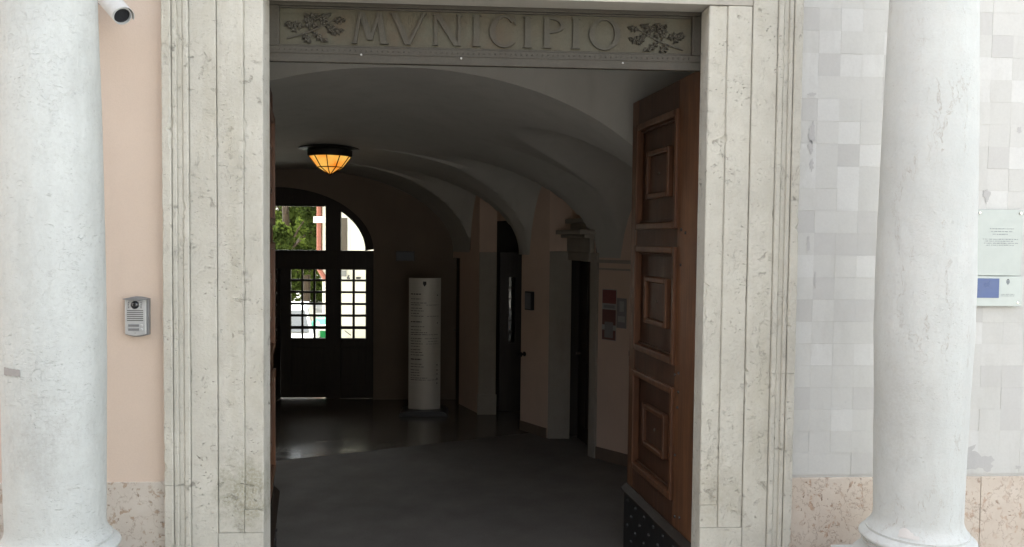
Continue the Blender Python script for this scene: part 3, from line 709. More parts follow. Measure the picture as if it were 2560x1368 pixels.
# ---- big entrance door leaves ----------------------------------------
HX = atY(1760, 168, .25); FT = atZ(1583, 258, HX.z)
LEAF_L = 1.30; LEAF_H = HX.z - .03
def door_leaf(label, hinge, ang, detail=True):
    """local x from hinge to free edge, local -y (or +y) is the street face"""
    d = thing('door_leaf', label, 'door', (hinge[0], hinge[1], .03), group='entrance door leaves', rotz=ang)
    T = .075; H = LEAF_H
    def B(*a): return MB().box(*a)
    def bd(mb, nm, mt, par=d, bevel=.004): return mb.build(nm, mt, par, bevel=bevel, world=False)
    sw = .115                                                   # stile widths
    bd(B(0, .375, 0, T, 0, H), 'hinge_stile', 'door_oak'); bd(B(LEAF_L - .13, LEAF_L, 0.0, T, 0, H), 'lock_stile', 'door_oak')
    opens = [(.73, 1.43), (1.60, 2.33), (2.47, 3.20)]
    zz = [0.0] + [v - .03 for o in opens for v in o] + [H]
    for k in range(0, len(zz), 2): bd(B(.3755, LEAF_L - .1305, .0015, T - .001, zz[k], zz[k + 1]), 'rail', 'door_panel_oak')
    xa, xb = .3755, LEAF_L - .1305
    for (za, zb) in opens:
        za -= .03; zb -= .03
        p = bd(B(xa, xb, .036, T - .006, za, zb), 'panel', 'door_panel_oak')
        # bolection moulding standing proud all round
        for nm, (a, b, c_, e) in {'l': (xa - .012, xa + .032, za - .012, zb + .012), 'r': (xb - .032, xb + .012, za - .012, zb + .012)}.items():
            bd(B(a, b, -.022, .034, c_, e), 'moulding', 'moulding_oak', p, .007)
        for (c_, e) in ((za - .012, za + .032), (zb - .032, zb + .012)):
            bd(B(xa + .0325, xb - .0325, -.0215, .034, c_, e), 'moulding', 'moulding_oak', p, .007)
        bd(B(xa + .034, xb - .034, .012, .035, za + .034, za + .050), 'inner_moulding', 'door_panel_oak', p, .004)
        bd(B(xa + .034, xb - .034, .012, .035, zb - .050, zb - .034), 'inner_moulding', 'door_panel_oak', p, .004)
        # framed square in the middle
        m0, m1 = .545, .985; n0, n1 = za + .20, zb - .20
        for (a, b, c_, e) in ((m0, m0 + .036, n0, n1), (m1 - .036, m1, n0, n1), (m0 + .0365, m1 - .0365, n0, n0 + .036), (m0 + .0365, m1 - .0365, n1 - .036, n1)):
            bd(B(a, b, -.006, .035, c_, e), 'square_moulding', 'moulding_oak', p, .008)
        bd(B(m0 + .04, m1 - .04, .018, .0355, n0 + .04, n1 - .04), 'centre_panel', 'door_panel_oak', p, .003)
        bd(MB().lathe([(.0, 0), (.011, .001), (.010, .006), (.004, .010), (0, .011)], seg=10, axis=(((m0 + m1) / 2, .0178, (n0 + n1) / 2), (0, -1, 0))), 'rosette_nail', 'lock_metal', p, 0)
    # iron kick plate with studs and a wooden drip board above it
    bd(B(.02, LEAF_L + .004, -.020, -.0005, .0, .475), 'kick_plate', 'iron', d, .002)
    bd(MB().prism([(0, .476), (-.045, .476), (-.045, .490), (-.006, .530), (0, .530)], (.02, -.0006, 0), (0, 1, 0), (0, 0, 1), (1, 0, 0), LEAF_L - .014), 'drip_board', 'dark_wood', d, .002)
    st = None
    for k in range(7):
        for j in range(5):
            q = Vector((.10 + k * .185 + (j % 2) * .09, -.0202, .05 + j * .092))
            if q.x > LEAF_L - .03: continue
            if st is None:
                st = MB().lathe([(.0, 0), (.014, .0), (.012, .006), (.006, .010), (0, .011)], seg=10, axis=((0, 0, 0), (0, -1, 0))).build('stud', 'iron_stud', d, smooth=True, world=False); st.location = q
            else:
                o = bpy.data.objects.new('stud', st.data); COL.objects.link(o); o.parent = d; o.location = q
    for (x, z) in [(.30, 2.42), (.23, 2.40), (.30, 1.52), (.36, 1.50), (.30, 1.40), (.31, 1.30), (.32, .60), (.24, .62), (.3, 2.20), (.335, .99)]:
        o = bpy.data.objects.new('nail', st.data); COL.objects.link(o); o.parent = d; o.location = (x, -.0005, z); o.scale = (.75, .75, .75)
    # lock case, lever and small bright knob on the free edge
    lk = bd(B(LEAF_L, LEAF_L + .012, .012, .062, 1.40, 1.56), 'lock_plate', 'iron', d, .002)
    bd(B(LEAF_L + .012, LEAF_L + .075, .02, .05, 1.475, 1.515), 'bolt', 'iron', lk, .003); bd(B(LEAF_L + .055, LEAF_L + .073, .022, .048, 1.40, 1.4745), 'catch', 'iron', lk, .003)
    bd(MB().lathe([(.006, 0), (.006, .012), (.014, .018), (.016, .026), (.010, .033), (0, .035)], seg=16, axis=((LEAF_L, .035, 1.92), (1, 0, 0))), 'knob', 'bright_metal', d, 0)
    bd(B(LEAF_L, LEAF_L + .004, .015, .06, 1.84, 1.96), 'strike_plate', 'lock_metal', d, 0)
    return d
ang = math.atan2(FT.y - HX.y, FT.x - HX.x)
# local +x -> free edge ; street face must look to -X (left): local -y rotated by ang ~ 96deg gives (+x)... so mirror through scale
dr = door_leaf('heavy panelled oak door leaf swung open on the right with studded kick plate', (HX.x, HX.y), ang)
dr.scale = (1, -1, 1)
hl = (-1.128, .235)
dl = door_leaf('oak door leaf swung open on the left, seen edge on beside the jamb', hl, math.atan2(.983, -.180))

# ---- intercom --------------------------------------------------------
ic = thing('intercom_panel', 'silver door intercom panel with camera and two call buttons on pink wall', 'intercom', (-1.752, YW, 1.94))
def rr(x0, x1, z0, z1, bulge, K=10):
    pts = [(x0, z0)]
    pts += [(x0 + (x1 - x0) * k / K, z0 - bulge * math.sin(math.pi * k / K)) for k in range(1, K)]
    pts += [(x1, z0), (x1, z1)] + [(x1 - (x1 - x0) * k / K, z1 + bulge * math.sin(math.pi * k / K)) for k in range(1, K)] + [(x0, z1)]
    return pts
UX, UZ, UNY = (1, 0, 0), (0, 0, 1), (0, -1, 0)
MB().prism(rr(-.062, .064, -.097, .097, .012), (-1.752, YW - .0005, 1.94), UX, UZ, UNY, .026).build('housing', 'grey_plastic', ic, bevel=.003)
MB().prism(rr(-.057, .055, -.093, .092, .010), (-1.754, YW - .026, 1.94), UX, UZ, UNY, .014).build('face_plate', 'silver_paint', ic, bevel=.004)
MB().prism(rr(-.064, .066, .100, .102, .009), (-1.752, YW - .002, 1.936), UX, UZ, UNY, .052).build('rain_hood', 'grey_plastic', ic, bevel=.001)
yf = YW - .0402
MB().lathe([(.022, 0), (.022, .002), (.019, .004), (.019, .001)], seg=28, axis=((-1.756, yf + .001, 2.005), (0, -1, 0))).build('lens_ring', 'dark_plastic', ic, smooth=True)
MB().lathe([(.0185, 0), (.016, .005), (.009, .009), (0, .0105)], seg=24, axis=((-1.756, yf + .001, 2.005), (0, -1, 0))).build('camera_lens', 'lens_glass', ic, smooth=True)
for sx in (-.034, .032):
    for k in range(4): MB().lathe([(.0035, 0), (.0030, .0015), (0, .002)], seg=8, axis=((-1.756 + sx, yf, 2.018 - k * .0095), (0, -1, 0))).build('led', 'grey_plastic', ic)
for k in range(6): MB().box(-1.798, -1.713, yf - .0006, yf + .002, 1.972 - k * .0106, 1.9755 - k * .0106).build('speaker_slot', 'dark_plastic', ic)
for k in range(2):
    z = 1.886 - k * .022
    MB().box(-1.793, -1.734, yf - .0015, yf + .002, z, z + .0155).build('name_plate', 'name_plate', ic, bevel=.001)
    MB().box(-1.7905, -1.7365, yf - .0019, yf, z + .0025, z + .013).build('name_card', 'grey_plastic', ic)
    MB().lathe([(.0075, 0), (.0075, .003), (.006, .005), (0, .0055)], seg=14, axis=((-1.722, yf + .001, z + .0075), (0, -1, 0))).build('call_button', 'white_paint', ic, smooth=True)
MB().lathe([(.0025, 0), (0, .001)], seg=8, axis=((-1.756, yf, 1.853), (0, -1, 0))).build('screw', 'grey_plastic', ic)

# ---- surveillance camera ----------------------------------------------
fc = atY(306, 41, -.22); back = atY(215, -62, -.0)
ax = (fc - back).normalized()
sc_ = thing('surveillance_camera', 'white tube surveillance camera with sun shield at the top left', 'camera', tuple(back))
up_ = Vector((0, 0, 1)); sx_ = ax.cross(up_).normalized(); sz_ = sx_.cross(ax).normalized()
LEN = (fc - back).length; RAD = .046
MB().lathe([(RAD, 0), (RAD, LEN), (RAD - .005, LEN + .001), (RAD - .006, LEN - .02)], seg=36, axis=(tuple(back), tuple(ax))).build('housing', 'white_paint', sc_, smooth=True)
MB().lathe([(RAD + .003, LEN * .52), (RAD + .004, LEN * .53), (RAD + .004, LEN * .555), (RAD + .003, LEN * .56)], seg=36, axis=(tuple(back), tuple(ax)), cap=False).build('clamp_ring', 'grey_plastic', sc_, smooth=True)
MB().lathe([(RAD - .0062, LEN - .012), (0, LEN - .012)], seg=32, axis=(tuple(back), tuple(ax)), cap=False).build('front_glass', 'lens_glass', sc_)
vs, fs = [], []; K = 16
for j, l in enumerate((-.02, LEN * .55, LEN + .012)):
    for rad_ in (RAD + .008, RAD + .010):
        for k in range(K + 1):
            a = R_(-18 + 200 * k / K); vs.append(back + ax * l + sx_ * rad_ * math.cos(a) + sz_ * rad_ * math.sin(a))
for j in range(2):
    for r_ in range(2):
        for k in range(K): q = (j * 2 + r_) * (K + 1) + k; fs.append((q, q + 1, q + 1 + 2 * (K + 1), q + 2 * (K + 1)))
for j in (0, 2):
    for k in range(K): q = j * 2 * (K + 1) + k; fs.append((q, q + 1, q + 1 + K + 1, q + K + 1))
for k in (0, K):
    for j in range(2): q = j * 2 * (K + 1) + k; fs.append((q, q + K + 1, q + 3 * (K + 1), q + 2 * (K + 1)))
MB().add(vs, fs).build('sun_shield', 'white_paint', sc_, smooth=True)
mid = back + ax * LEN * .35 - sz_ * RAD
MB().tube([tuple(mid), (mid.x - .05, mid.y + .03, mid.z - .03), (mid.x - .10, YW - .02, mid.z - .045)], .014, 12).build('bracket_arm', 'grey_plastic', sc_, smooth=True)
MB().lathe([(.038, 0), (.038, .012), (.02, .02)], seg=24, axis=((mid.x - .10, YW, mid.z - .045), (0, -1, 0))).build('wall_plate', 'grey_plastic', sc_, smooth=True)

# ---- glass information plaque on the right ------------------------------
pq = thing('information_plaque', 'frosted glass information plaque with a blue square right of the column', 'plaque', (3.1, YW, 2.30))
yq = YW - .004
pA, pB = atY(2440, 524, yq), atY(2546, 690, yq)
MB().box(pA.x - .03, pB.x, yq - .022, yq - .014, pB.z + .002, pA.z).build('glass_panel', 'plaque_frost', pq, bevel=.001)
pC = atY(2546, 765, yq); pD = atY(2541, 750, yq)
MB().box(pA.x - .03, pB.x + .004, yq - .030, yq - .0145, pC.z, pB.z - .002).build('lower_strip', 'plaque_strip', pq, bevel=.002)
q0, q1 = atY(2430, 696, yq - .03), atY(2496, 745, yq - .03)
MB().box(pA.x - .028, q1.x, yq - .0335, yq - .0302, q1.z, q0.z).build('blue_square', 'blue_print', pq)
def dash_line(mb, xa, xb, z, th, y, rnd, gap=.006):
    x = xa
    while x < xb - .004:
        l = min(rnd.uniform(.006, .022), xb - x); k = x
        while k < x + l - .0012: mb.box(k, k + rnd.uniform(.0014, .0026), y - .0004, y, z - th * rnd.uniform(.25, .5), z + th * rnd.uniform(.3, .6)); k += .0031
        x += l + gap * rnd.uniform(.5, 1)
mb = MB(); rq = random.Random(8)
for (xa, xb, yy) in [(2475, 2535, 572), (2478, 2530, 579), (2482, 2522, 586), (2457, 2545, 598), (2462, 2535, 603), (2460, 2545, 608), (2466, 2538, 613)]:
    a, b_ = atY(xa, yy, yq - .0225), atY(xb, yy, yq - .0225); dash_line(mb, a.x, b_.x, a.z, .0048, yq - .0221, rq)
o = mb.build('printed_text', 'grey_text', pq); o['kind'] = 'stuff'
mb = MB()
for k in range(2): a, b_ = atY(2503, 736 + k * 4, yq - .03), atY(2536, 736 + k * 4, yq - .03); dash_line(mb, a.x, b_.x, a.z, .004, yq - .0302, rq)
mb.build('printed_caption', 'grey_text', pq)['kind'] = 'stuff'
e0 = atY(2520, 706, yq - .03)
MB().prism([(-.010, .012), (.010, .012), (.010, -.002), (0, -.016), (-.010, -.002)], (e0.x, yq - .0302, e0.z), UX, UZ, UNY, .0006).build('crest', 'grey_text', pq)
MB().prism([(-.004, .017), (.004, .017), (.007, .012), (-.007, .012)], (e0.x, yq - .0302, e0.z + .002), UX, UZ, UNY, .0008).build('crest_crown', 'black_print', pq)
for (xx, zz) in [(pB.x - .018, pA.z - .02), (pB.x - .02, pC.z + .02), (pA.x + .006, pA.z - .02)]:
    MB().lathe([(.007, 0), (.007, .012), (.005, .014), (0, .0145)], seg=14, axis=((xx, yq - .018, zz), (0, -1, 0))).build('standoff', 'bright_metal', pq, smooth=True)
MB().box(pA.x, pB.x - .01, YW - .0035, yq - .0142, 2.10, 2.16).build('mounting_bar', 'grey_plastic', pq)

# ================================================================== PASSAGE FITTINGS
# ceiling lamp
lp = atY(825, 372, 5.38); LX, LY, LZ = lp.x, 5.38, zc(5.38) - .005
lamp = thing('ceiling_lamp', 'lit amber glass ceiling lamp with dark iron ribs', 'lamp', (LX, LY, LZ))
MB().lathe([(.36, -.008), (.365, 0.0), (.28, .03), (0, .03)], (LX, LY), 40, LZ).build('canopy', 'lamp_iron', lamp, smooth=True)
RB = .243; zr = LZ - .095
MB().lathe([(RB + .012, 0), (RB + .018, .02), (RB + .018, .075), (RB - .03, .083)], (LX, LY), 40, zr).build('rim', 'lamp_iron', lamp, smooth=True)
NP = 10; rings = [(RB, 0.0), (RB * .60, -.125), (.012, -.205)]
for k in range(NP):
    a0, a1 = 2 * math.pi * (k + .5) / NP, 2 * math.pi * (k + 1.5) / NP
    for j in range(2):
        (r0, h0), (r1, h1) = rings[j], rings[j + 1]; P = lambda r, a, h: (LX + r * math.cos(a), LY + r * math.sin(a), zr + h)
        MB().add([P(r0, a0, h0), P(r0, a1, h0), P(r1, a1, h1), P(r1, a0, h1)], [(0, 1, 2, 3)]).build('glass_pane', 'lamp_glass', lamp)
    MB().tube([(LX + r * 1.01 * math.cos(a0), LY + r * 1.01 * math.sin(a0), zr + h - .002) for r, h in rings], .006, 6).build('rib', 'lamp_iron', lamp)
rg = rings[1]
MB().tube([(LX + rg[0] * 1.01 * math.cos(2 * math.pi * (k + .5) / NP), LY + rg[0] * 1.01 * math.sin(2 * math.pi * (k + .5) / NP), zr + rg[1]) for k in range(NP + 1)], .006, 6).build('ring', 'lamp_iron', lamp)
MB().lathe([(0, -.225), (.010, -.215), (.014, -.203), (.010, -.196)], (LX, LY), 12, zr).build('finial', 'lamp_iron', lamp, smooth=True)

# right wall: stone door case, doors, piers, notices
def seg_box(mb, i, d0, d1, o0, o1, z0, z1):
    p, u, nrm, L = seg_frame(i); return mb.obox(p + u * d0 + nrm * o0 + Vector((0, 0, z0)), u, nrm, (0, 0, 1), d1 - d0, o1 - o0, z1 - z0)
def seg_len(i): return seg_frame(i)[3]
# impost mouldings and pilaster at the near pier
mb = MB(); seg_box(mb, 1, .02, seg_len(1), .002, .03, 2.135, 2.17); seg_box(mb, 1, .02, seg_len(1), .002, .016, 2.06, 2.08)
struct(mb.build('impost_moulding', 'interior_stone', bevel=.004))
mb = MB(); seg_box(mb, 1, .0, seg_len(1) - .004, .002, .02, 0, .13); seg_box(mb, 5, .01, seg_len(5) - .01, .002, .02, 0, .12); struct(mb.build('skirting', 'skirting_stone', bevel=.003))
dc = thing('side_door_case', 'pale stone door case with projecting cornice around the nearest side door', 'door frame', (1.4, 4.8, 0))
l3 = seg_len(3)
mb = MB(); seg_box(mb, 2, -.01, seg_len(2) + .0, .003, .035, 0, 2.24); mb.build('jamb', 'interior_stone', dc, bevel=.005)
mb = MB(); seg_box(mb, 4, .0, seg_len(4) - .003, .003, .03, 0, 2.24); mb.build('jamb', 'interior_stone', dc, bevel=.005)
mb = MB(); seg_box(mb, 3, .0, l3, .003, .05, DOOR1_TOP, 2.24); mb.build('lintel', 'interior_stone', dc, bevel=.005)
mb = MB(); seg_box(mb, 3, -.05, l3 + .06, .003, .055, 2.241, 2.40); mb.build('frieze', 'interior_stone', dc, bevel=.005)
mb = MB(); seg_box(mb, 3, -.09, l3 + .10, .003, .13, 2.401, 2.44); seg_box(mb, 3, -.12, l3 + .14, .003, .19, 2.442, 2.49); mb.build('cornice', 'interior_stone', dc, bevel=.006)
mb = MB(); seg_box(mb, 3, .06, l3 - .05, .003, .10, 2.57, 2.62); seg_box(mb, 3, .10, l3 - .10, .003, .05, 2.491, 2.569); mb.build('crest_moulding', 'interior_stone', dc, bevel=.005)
def wood_door(name, label, i, top, rec, panels):
    p, u, nrm, L = seg_frame(i); c = p + u * L / 2
    d = thing(name, label, 'door', (c.x, c.y, 0)); mb = MB(); seg_box(mb, i, .004, L - .004, -rec - .05, -rec, .006, top - .004); mb.build('leaf_board', 'dark_wood', d, bevel=.003)
    for (a, b, z0, z1) in panels:
        mb = MB(); seg_box(mb, i, L * a, L * b, -rec, -rec + .018, z0, z1); mb.build('panel', 'dark_wood', d, bevel=.006)
    mb = MB(); seg_box(mb, i, L * .88, L * .93, -rec, -rec + .05, 1.02, 1.05); mb.build('handle', 'lock_metal', d, bevel=.004)
    return d
wood_door('side_door', 'dark wooden side door set in the stone door case', 3, DOOR1_TOP, .10, [(.12, .45, .2, .95), (.55, .84, .2, .95), (.12, .45, 1.1, 2.0), (.55, .84, 1.1, 2.0)])
wood_door('side_door', 'narrow dark door at the far corner right of the information totem', 9, DOOR3_TOP, .05, [(.15, .8, .2, 1.0), (.15, .8, 1.1, 1.95)])
# dark room behind the second opening, with a glazed door leaf standing in it
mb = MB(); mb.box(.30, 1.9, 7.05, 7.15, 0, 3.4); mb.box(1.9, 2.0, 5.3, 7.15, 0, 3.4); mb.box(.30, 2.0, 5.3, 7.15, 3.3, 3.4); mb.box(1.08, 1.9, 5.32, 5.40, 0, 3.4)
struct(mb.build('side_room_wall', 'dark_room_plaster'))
gd = thing('glazed_door', 'dark glazed door standing open in the middle side opening', 'door', (.85, 6.72, 0))
gx = [.52, .645, .735, .84, 1.25]
mb = MB().box(gx[0], gx[1], 6.70, 6.74, .01, 2.2); mb.box(gx[2], gx[4], 6.70, 6.74, .01, 2.2); mb.box(gx[1], gx[2], 6.70, 6.74, .01, .95); mb.box(gx[1], gx[2], 6.70, 6.74, 1.86, 2.2)
mb.build('leaf_frame', 'dark_wood', gd)
for k in range(6):
    z0 = .96 + k * .15; MB().box(gx[1], gx[2], 6.712, 6.718, z0 + .012, z0 + .15).build('pane', 'pane_glass', gd)
    MB().box(gx[1] + .0005, gx[2] - .0005, 6.702, 6.738, z0 - .008, z0 + .0115).build('glazing_bar', 'dark_wood', gd)
# far pier facing stone
pier = MB(); seg_box(pier, 7, .0, seg_len(7), .002, .045, .0, 2.2); seg_box(pier, 7, -.012, seg_len(7) + .012, .046, .065, .0, .28)
tag(pier.build('pier', 'interior_stone', bevel=.006), 'stone pier with base block between the two dark openings', 'pier')
# notices on the near wall
def on_seg(i, pxx, pyy, out=0.0):
    p, u, nrm, L = seg_frame(i); dd = ray(pxx, pyy); t = nrm.dot(p + nrm * out - CAM_LOC) / nrm.dot(dd); q = CAM_LOC + dd * t
    return (q - p).dot(u), q.z, q
def sheet(name, label, cat, i, rc, mat, th=.004):
    d0, z1, _ = on_seg(i, rc[0], rc[1]); d1, z0, q = on_seg(i, rc[2], rc[3]); d0, d1 = sorted((d0, d1))
    o = thing(name, label, cat, (q.x, q.y, z0)); mb = MB(); seg_box(mb, i, d0, d1, .002, .002 + th, z0, z1); mb.build('sheet', mat, o)
    return o, d0, d1, z0, z1
po, d0, d1, z0, z1 = sheet('poster', 'red and grey poster on the pink wall beside the open door leaf', 'poster', 1, (1507, 722, 1540, 853), 'white_paper')
H_ = z1 - z0; D_ = d1 - d0
for nm, mt, (a, b, c_, e) in [('red_heading', 'red_print', (.02, .98, .72, .985)), ('photo_band', 'dark_red_print', (.02, .98, .30, .60)), ('photo_figure', 'grey_print', (.2, .8, .05, .36)), ('photo_ground', 'dark_red_print', (.02, .98, .01, .2)), ('text_band', 'grey_print', (.1, .9, .63, .69))]:
    mb = MB(); k = {'red_heading': .0005, 'photo_band': .0005, 'photo_ground': .0008, 'photo_figure': .0012, 'text_band': .0005}[nm]
    seg_box(mb, 1, d0 + D_ * a, d0 + D_ * b, .006, .006 + k, z0 + H_ * c_, z0 + H_ * e); mb.build(nm, mt, po)
no, d0, d1, z0, z1 = sheet('paper_notice', 'pale paper notice half hidden behind the open door leaf', 'notice', 1, (1543, 745, 1566, 822), 'grey_print')
H_ = z1 - z0; D_ = d1 - d0
mb = MB(); seg_box(mb, 1, d0 + D_ * .25, d0 + D_ * .7, .006, .0066, z0 + H_ * .55, z0 + H_ * .9); mb.build('printed_block', 'white_paper', no)
mb = MB(); seg_box(mb, 1, d0 + D_ * .15, d0 + D_ * .85, .006, .0064, z0 + H_ * .2, z0 + H_ * .4); mb.build('printed_block', 'white_paper', no)
# small wall fittings on the middle wall piece
d0, z1, q = on_seg(5, 1320, 728); d1, z0, _ = on_seg(5, 1336, 776); d0, d1 = sorted((d0, d1))
wb = thing('wall_box', 'small dark notice box on the wall between the side doors', 'box', tuple(q)); mb = MB(); seg_box(mb, 5, d0, d1, .002, .05, z0, z1); mb.build('case', 'dark_plastic', wb, bevel=.004)
mb = MB(); seg_box(mb, 5, d0 + .012, d1 - .012, .0502, .054, z0 + .015, z1 - .015); mb.build('cover', 'grey_plastic', wb, bevel=.002)
d0, z1, q = on_seg(5, 1312, 885); p, u, nrm, L = seg_frame(5)
kn = thing('door_bell_knob', 'small dark round knob low on the wall between the side doors', 'knob', tuple(q))
MB().lathe([(.03, 0), (.03, .01), (.014, .016), (.014, .05), (.034, .06), (.034, .085), (.02, .097), (0, .1)], seg=20, axis=(tuple(q + nrm * .002), tuple(nrm))).build('knob_body', 'iron', kn, smooth=True)

# end wall with the arched courtyard door
ED = YE; dpt = YE - CAM_LOC.y
ew_c = atY(690, 625, ED).x; aw = atY(934, 625, ED).x - ew_c; zsp = atY(800, 627, ED).z; zcr = atY(690, 467, ED).z
mb = MB(); N = 40; vs = []; fs = []
for i in range(N + 1):
    t = math.pi * i / N; x = ew_c + aw * math.cos(t); z = zsp + (zcr - zsp) * math.sin(t); vs += [(x, ED, z), (x, ED, 3.9), (x, ED + .34, z), (x, ED + .34, 3.9)]
for i in range(N): k = 4 * i; fs += [(k, k + 1, k + 5, k + 4), (k, k + 4, k + 6, k + 2), (k + 2, k + 6, k + 7, k + 3)]
mb.add(vs, fs); mb.box(ew_c + aw, .6, ED, ED + .34, 0, 3.9); mb.box(-6, ew_c - aw, ED, ED + .34, 0, 3.9)
struct(mb.build('end_wall', 'shaded_pink_plaster'))
mb = MB(); mb.box(-14, -6, 7.55, 7.9, 0, 11); mb.box(.6, 14, 7.55, 7.9, 0, 11); mb.box(-6, .6, 7.55, 7.9, 3.9, 11); mb.build('rear_wall', 'court_plaster', up)
YD = ED + .10
cd = thing('courtyard_door', 'dark wooden arched door with fanlight and small panes to the courtyard', 'door', (ew_c, YD, 0))
def PX(x, y): p = atY(x, y, YD); return p.x, p.z
xm0, xm1 = PX(814, 600)[0], PX(852, 600)[0]            # right mullion
zt0, zt1 = PX(800, 673)[1], PX(800, 626)[1]            # transom
zf1 = PX(760, 516)[1]
xc0 = 2 * ew_c - xm0; xc1 = 2 * ew_c - xm1
T0, T1 = YD, YD + .07
rt_ = atY(913, 624, YD)
# fanlight surround: filled spandrel boards following the arch
arx = rt_.x - ew_c; arz = (PX(853, 529)[1] - zt1) / math.sqrt(max(.01, 1 - ((xm1 - ew_c) / arx) ** 2))
mb = MB(); vs = []; fs = []
for i in range(N + 1):
    t = math.pi * i / N; c_, s_ = math.cos(t), math.sin(t)
    zi = zt1 + arz * s_; xi = ew_c + arx * c_
    if abs(xi - ew_c) < xm0 - ew_c + .03: zi = min(zi, zf1)
    zo = max(zsp + (zcr - zsp) * s_ + .03, zi + .02); xo = ew_c + (aw + .03) * c_
    for y in (T0, T1): vs += [(xi, y, zi), (xo, y, zo)]
for i in range(N): k = 4 * i; fs += [(k, k + 1, k + 5, k + 4), (k + 2, k + 6, k + 7, k + 3), (k, k + 4, k + 6, k + 2), (k + 1, k + 3, k + 7, k + 5)]
mb.add(vs, fs); mb.build('arch_frame', 'dark_wood', cd)
for a, b in ((xm0, xm1), (xc1, xc0)): MB().box(min(a, b), max(a, b), T0 - .012, T1 + .01, .006, zt1 + arz * .92).build('mullion', 'dark_wood', cd, bevel=.004)
MB().box(ew_c - aw, ew_c + aw, T0 - .02, T1 + .012, zt0, zt1).build('transom', 'dark_wood', cd, bevel=.006)
MB().box(xc0, xm0, T0 + .03, T0 + .036, zt1, zf1 + .02).build('fanlight_pane', 'pane_glass', cd)
for s in (1, -1):
    pts = [(xm1 - ew_c, zt1), (arx + .02, zt1)] + [((arx + .02) * math.cos(math.pi / 2 * k / 12), zt1 + (arz + .02) * math.sin(math.pi / 2 * k / 12)) for k in range(1, 12) if (arx + .02) * math.cos(math.pi / 2 * k / 12) > xm1 - ew_c] + [(xm1 - ew_c, PX(853, 527)[1])]
    MB().prism([(s * p[0], p[1]) for p in pts], (ew_c, T0 + .036, 0), UX, UZ, UNY, .006).build('fanlight_pane', 'pane_glass', cd)
rows = [(674, 698), (703.5, 727.5), (733, 757), (762.5, 786), (792, 815.5), (823, 845.5)]
def leaf_panes(x0, x1, colsx, org, par, Y0, Y1, zb=.007):
    """glazed leaf between x0 and x1 in door plane coordinates (org maps x,y -> world)"""
    zr_ = [(PX(760, b)[1], PX(760, a)[1]) for a, b in rows]
    mbw = MB()
    def bx(a, b, y0, y1, z0, z1, m_): m_.obox(org(a, y0, z0), org(1, 0, 0) - org(0, 0, 0), org(0, 1, 0) - org(0, 0, 0), (0, 0, 1), b - a, y1 - y0, z1 - z0)
    ztop, zbot = zr_[0][1], zr_[-1][0]
    bx(x0, colsx[0][0], Y0, Y1, zb, zt0, mbw); bx(colsx[-1][1], x1, Y0, Y1, zb, zt0, mbw)
    mbw.build('stile', 'dark_wood', par)
    m2 = MB(); bx(colsx[0][0], colsx[-1][1], Y0, Y1, zb, zbot - .02, m2); m2.build('lower_board', 'dark_wood', par)
    m2 = MB(); bx(colsx[0][0], colsx[-1][1], Y0 - .012, Y0, .20, zbot - .14, m2); m2.build('lower_panel', 'dark_wood', par, bevel=.006)
    m2 = MB(); bx(colsx[0][0], colsx[-1][1], Y0 - .018, Y1, zbot - .0195, zbot, m2); m2.build('glazing_sill', 'dark_wood', par)
    m2 = MB(); bx(colsx[0][0], colsx[-1][1], Y0, Y1, ztop, zt0, m2); m2.build('top_rail', 'dark_wood', par)
    for (a, b), (c_, d_) in zip(colsx, colsx[1:]):
        m2 = MB(); bx(b, c_, Y0 + .003, Y1 - .003, zbot, ztop, m2); m2.build('glazing_bar', 'dark_wood', par)
    for (lo, _), (_, hi) in zip(zr_, zr_[1:]):
        for (a, b) in colsx: m2 = MB(); bx(a, b, Y0 + .004, Y1 - .004, hi, lo, m2); m2.build('glazing_bar', 'dark_wood', par)
    for (a, b) in colsx:
        for (lo, hi) in zr_: m2 = MB(); bx(a, b, Y0 + .02, Y0 + .024, lo, hi, m2); m2.build('pane', 'pane_glass', par)
cols3 = [(PX(a, 760)[0], PX(b, 760)[0]) for a, b in ((727, 753), (757.5, 783), (788, 814.5))]
cols2 = [(PX(a, 760)[0], PX(b, 760)[0]) for a, b in ((852.5, 881), (886.5, 914))]
xl_ = PX(702, 760)[0]
leaf_panes(xl_, xm0, cols3, lambda x, y, z: Vector((x, y, z)), cd, T0, T1 - .02, .016)
leaf_panes(xm1 - .0005, PX(935, 760)[0], [(cols2[0][0], cols2[0][1]), cols2[1]], lambda x, y, z: Vector((x, y, z)), cd, T0, T1 - .02)
# second leaf swung inwards about the meeting post
ol = thing('courtyard_door_leaf', 'small paned door leaf swung open into the passage at its far end', 'door', (xl_ - .06, T0 - .01, 0))
Lw = .80; th = R_(-92.0)
def org_l(x, y, z): return Vector((xl_ - .05 + x * math.cos(th) - y * math.sin(th), T0 - .02 + x * math.sin(th) + y * math.cos(th), z))
c3 = [(.14 + .19 * k, .14 + .19 * k + .155) for k in range(3)]
leaf_panes(0.0, Lw, c3, org_l, ol, 0.0, .05)
MB().box(xl_ - .055, xl_ - .004, T0 - .01, T1, .01, zt0).build('meeting_post', 'dark_wood', cd)
# left sidelight boarded over and widened, out of view, to cut courtyard light
MB().box(ew_c - aw, xl_ - .50, T0, T1, .01, zt0).build('light_block_board', 'dark_wood', cd)

# dark exit sign above the totem
e0 = atY(990, 628, ED - .05); e1 = atY(1036, 653, ED - .05)
ex = thing('wall_sign', 'small dark rectangular sign high on the end wall', 'sign', (e0.x, ED, e1.z))
MB().box(e0.x, e1.x, ED - .05, ED - .002, e1.z, e0.z).build('sign_case', 'sign_metal_dark', ex, bevel=.004)
MB().box(e0.x + .02, e1.x - .02, ED - .0535, ED - .0505, e1.z + .02, e0.z - .02).build('sign_face', 'sign_face_dark', ex)

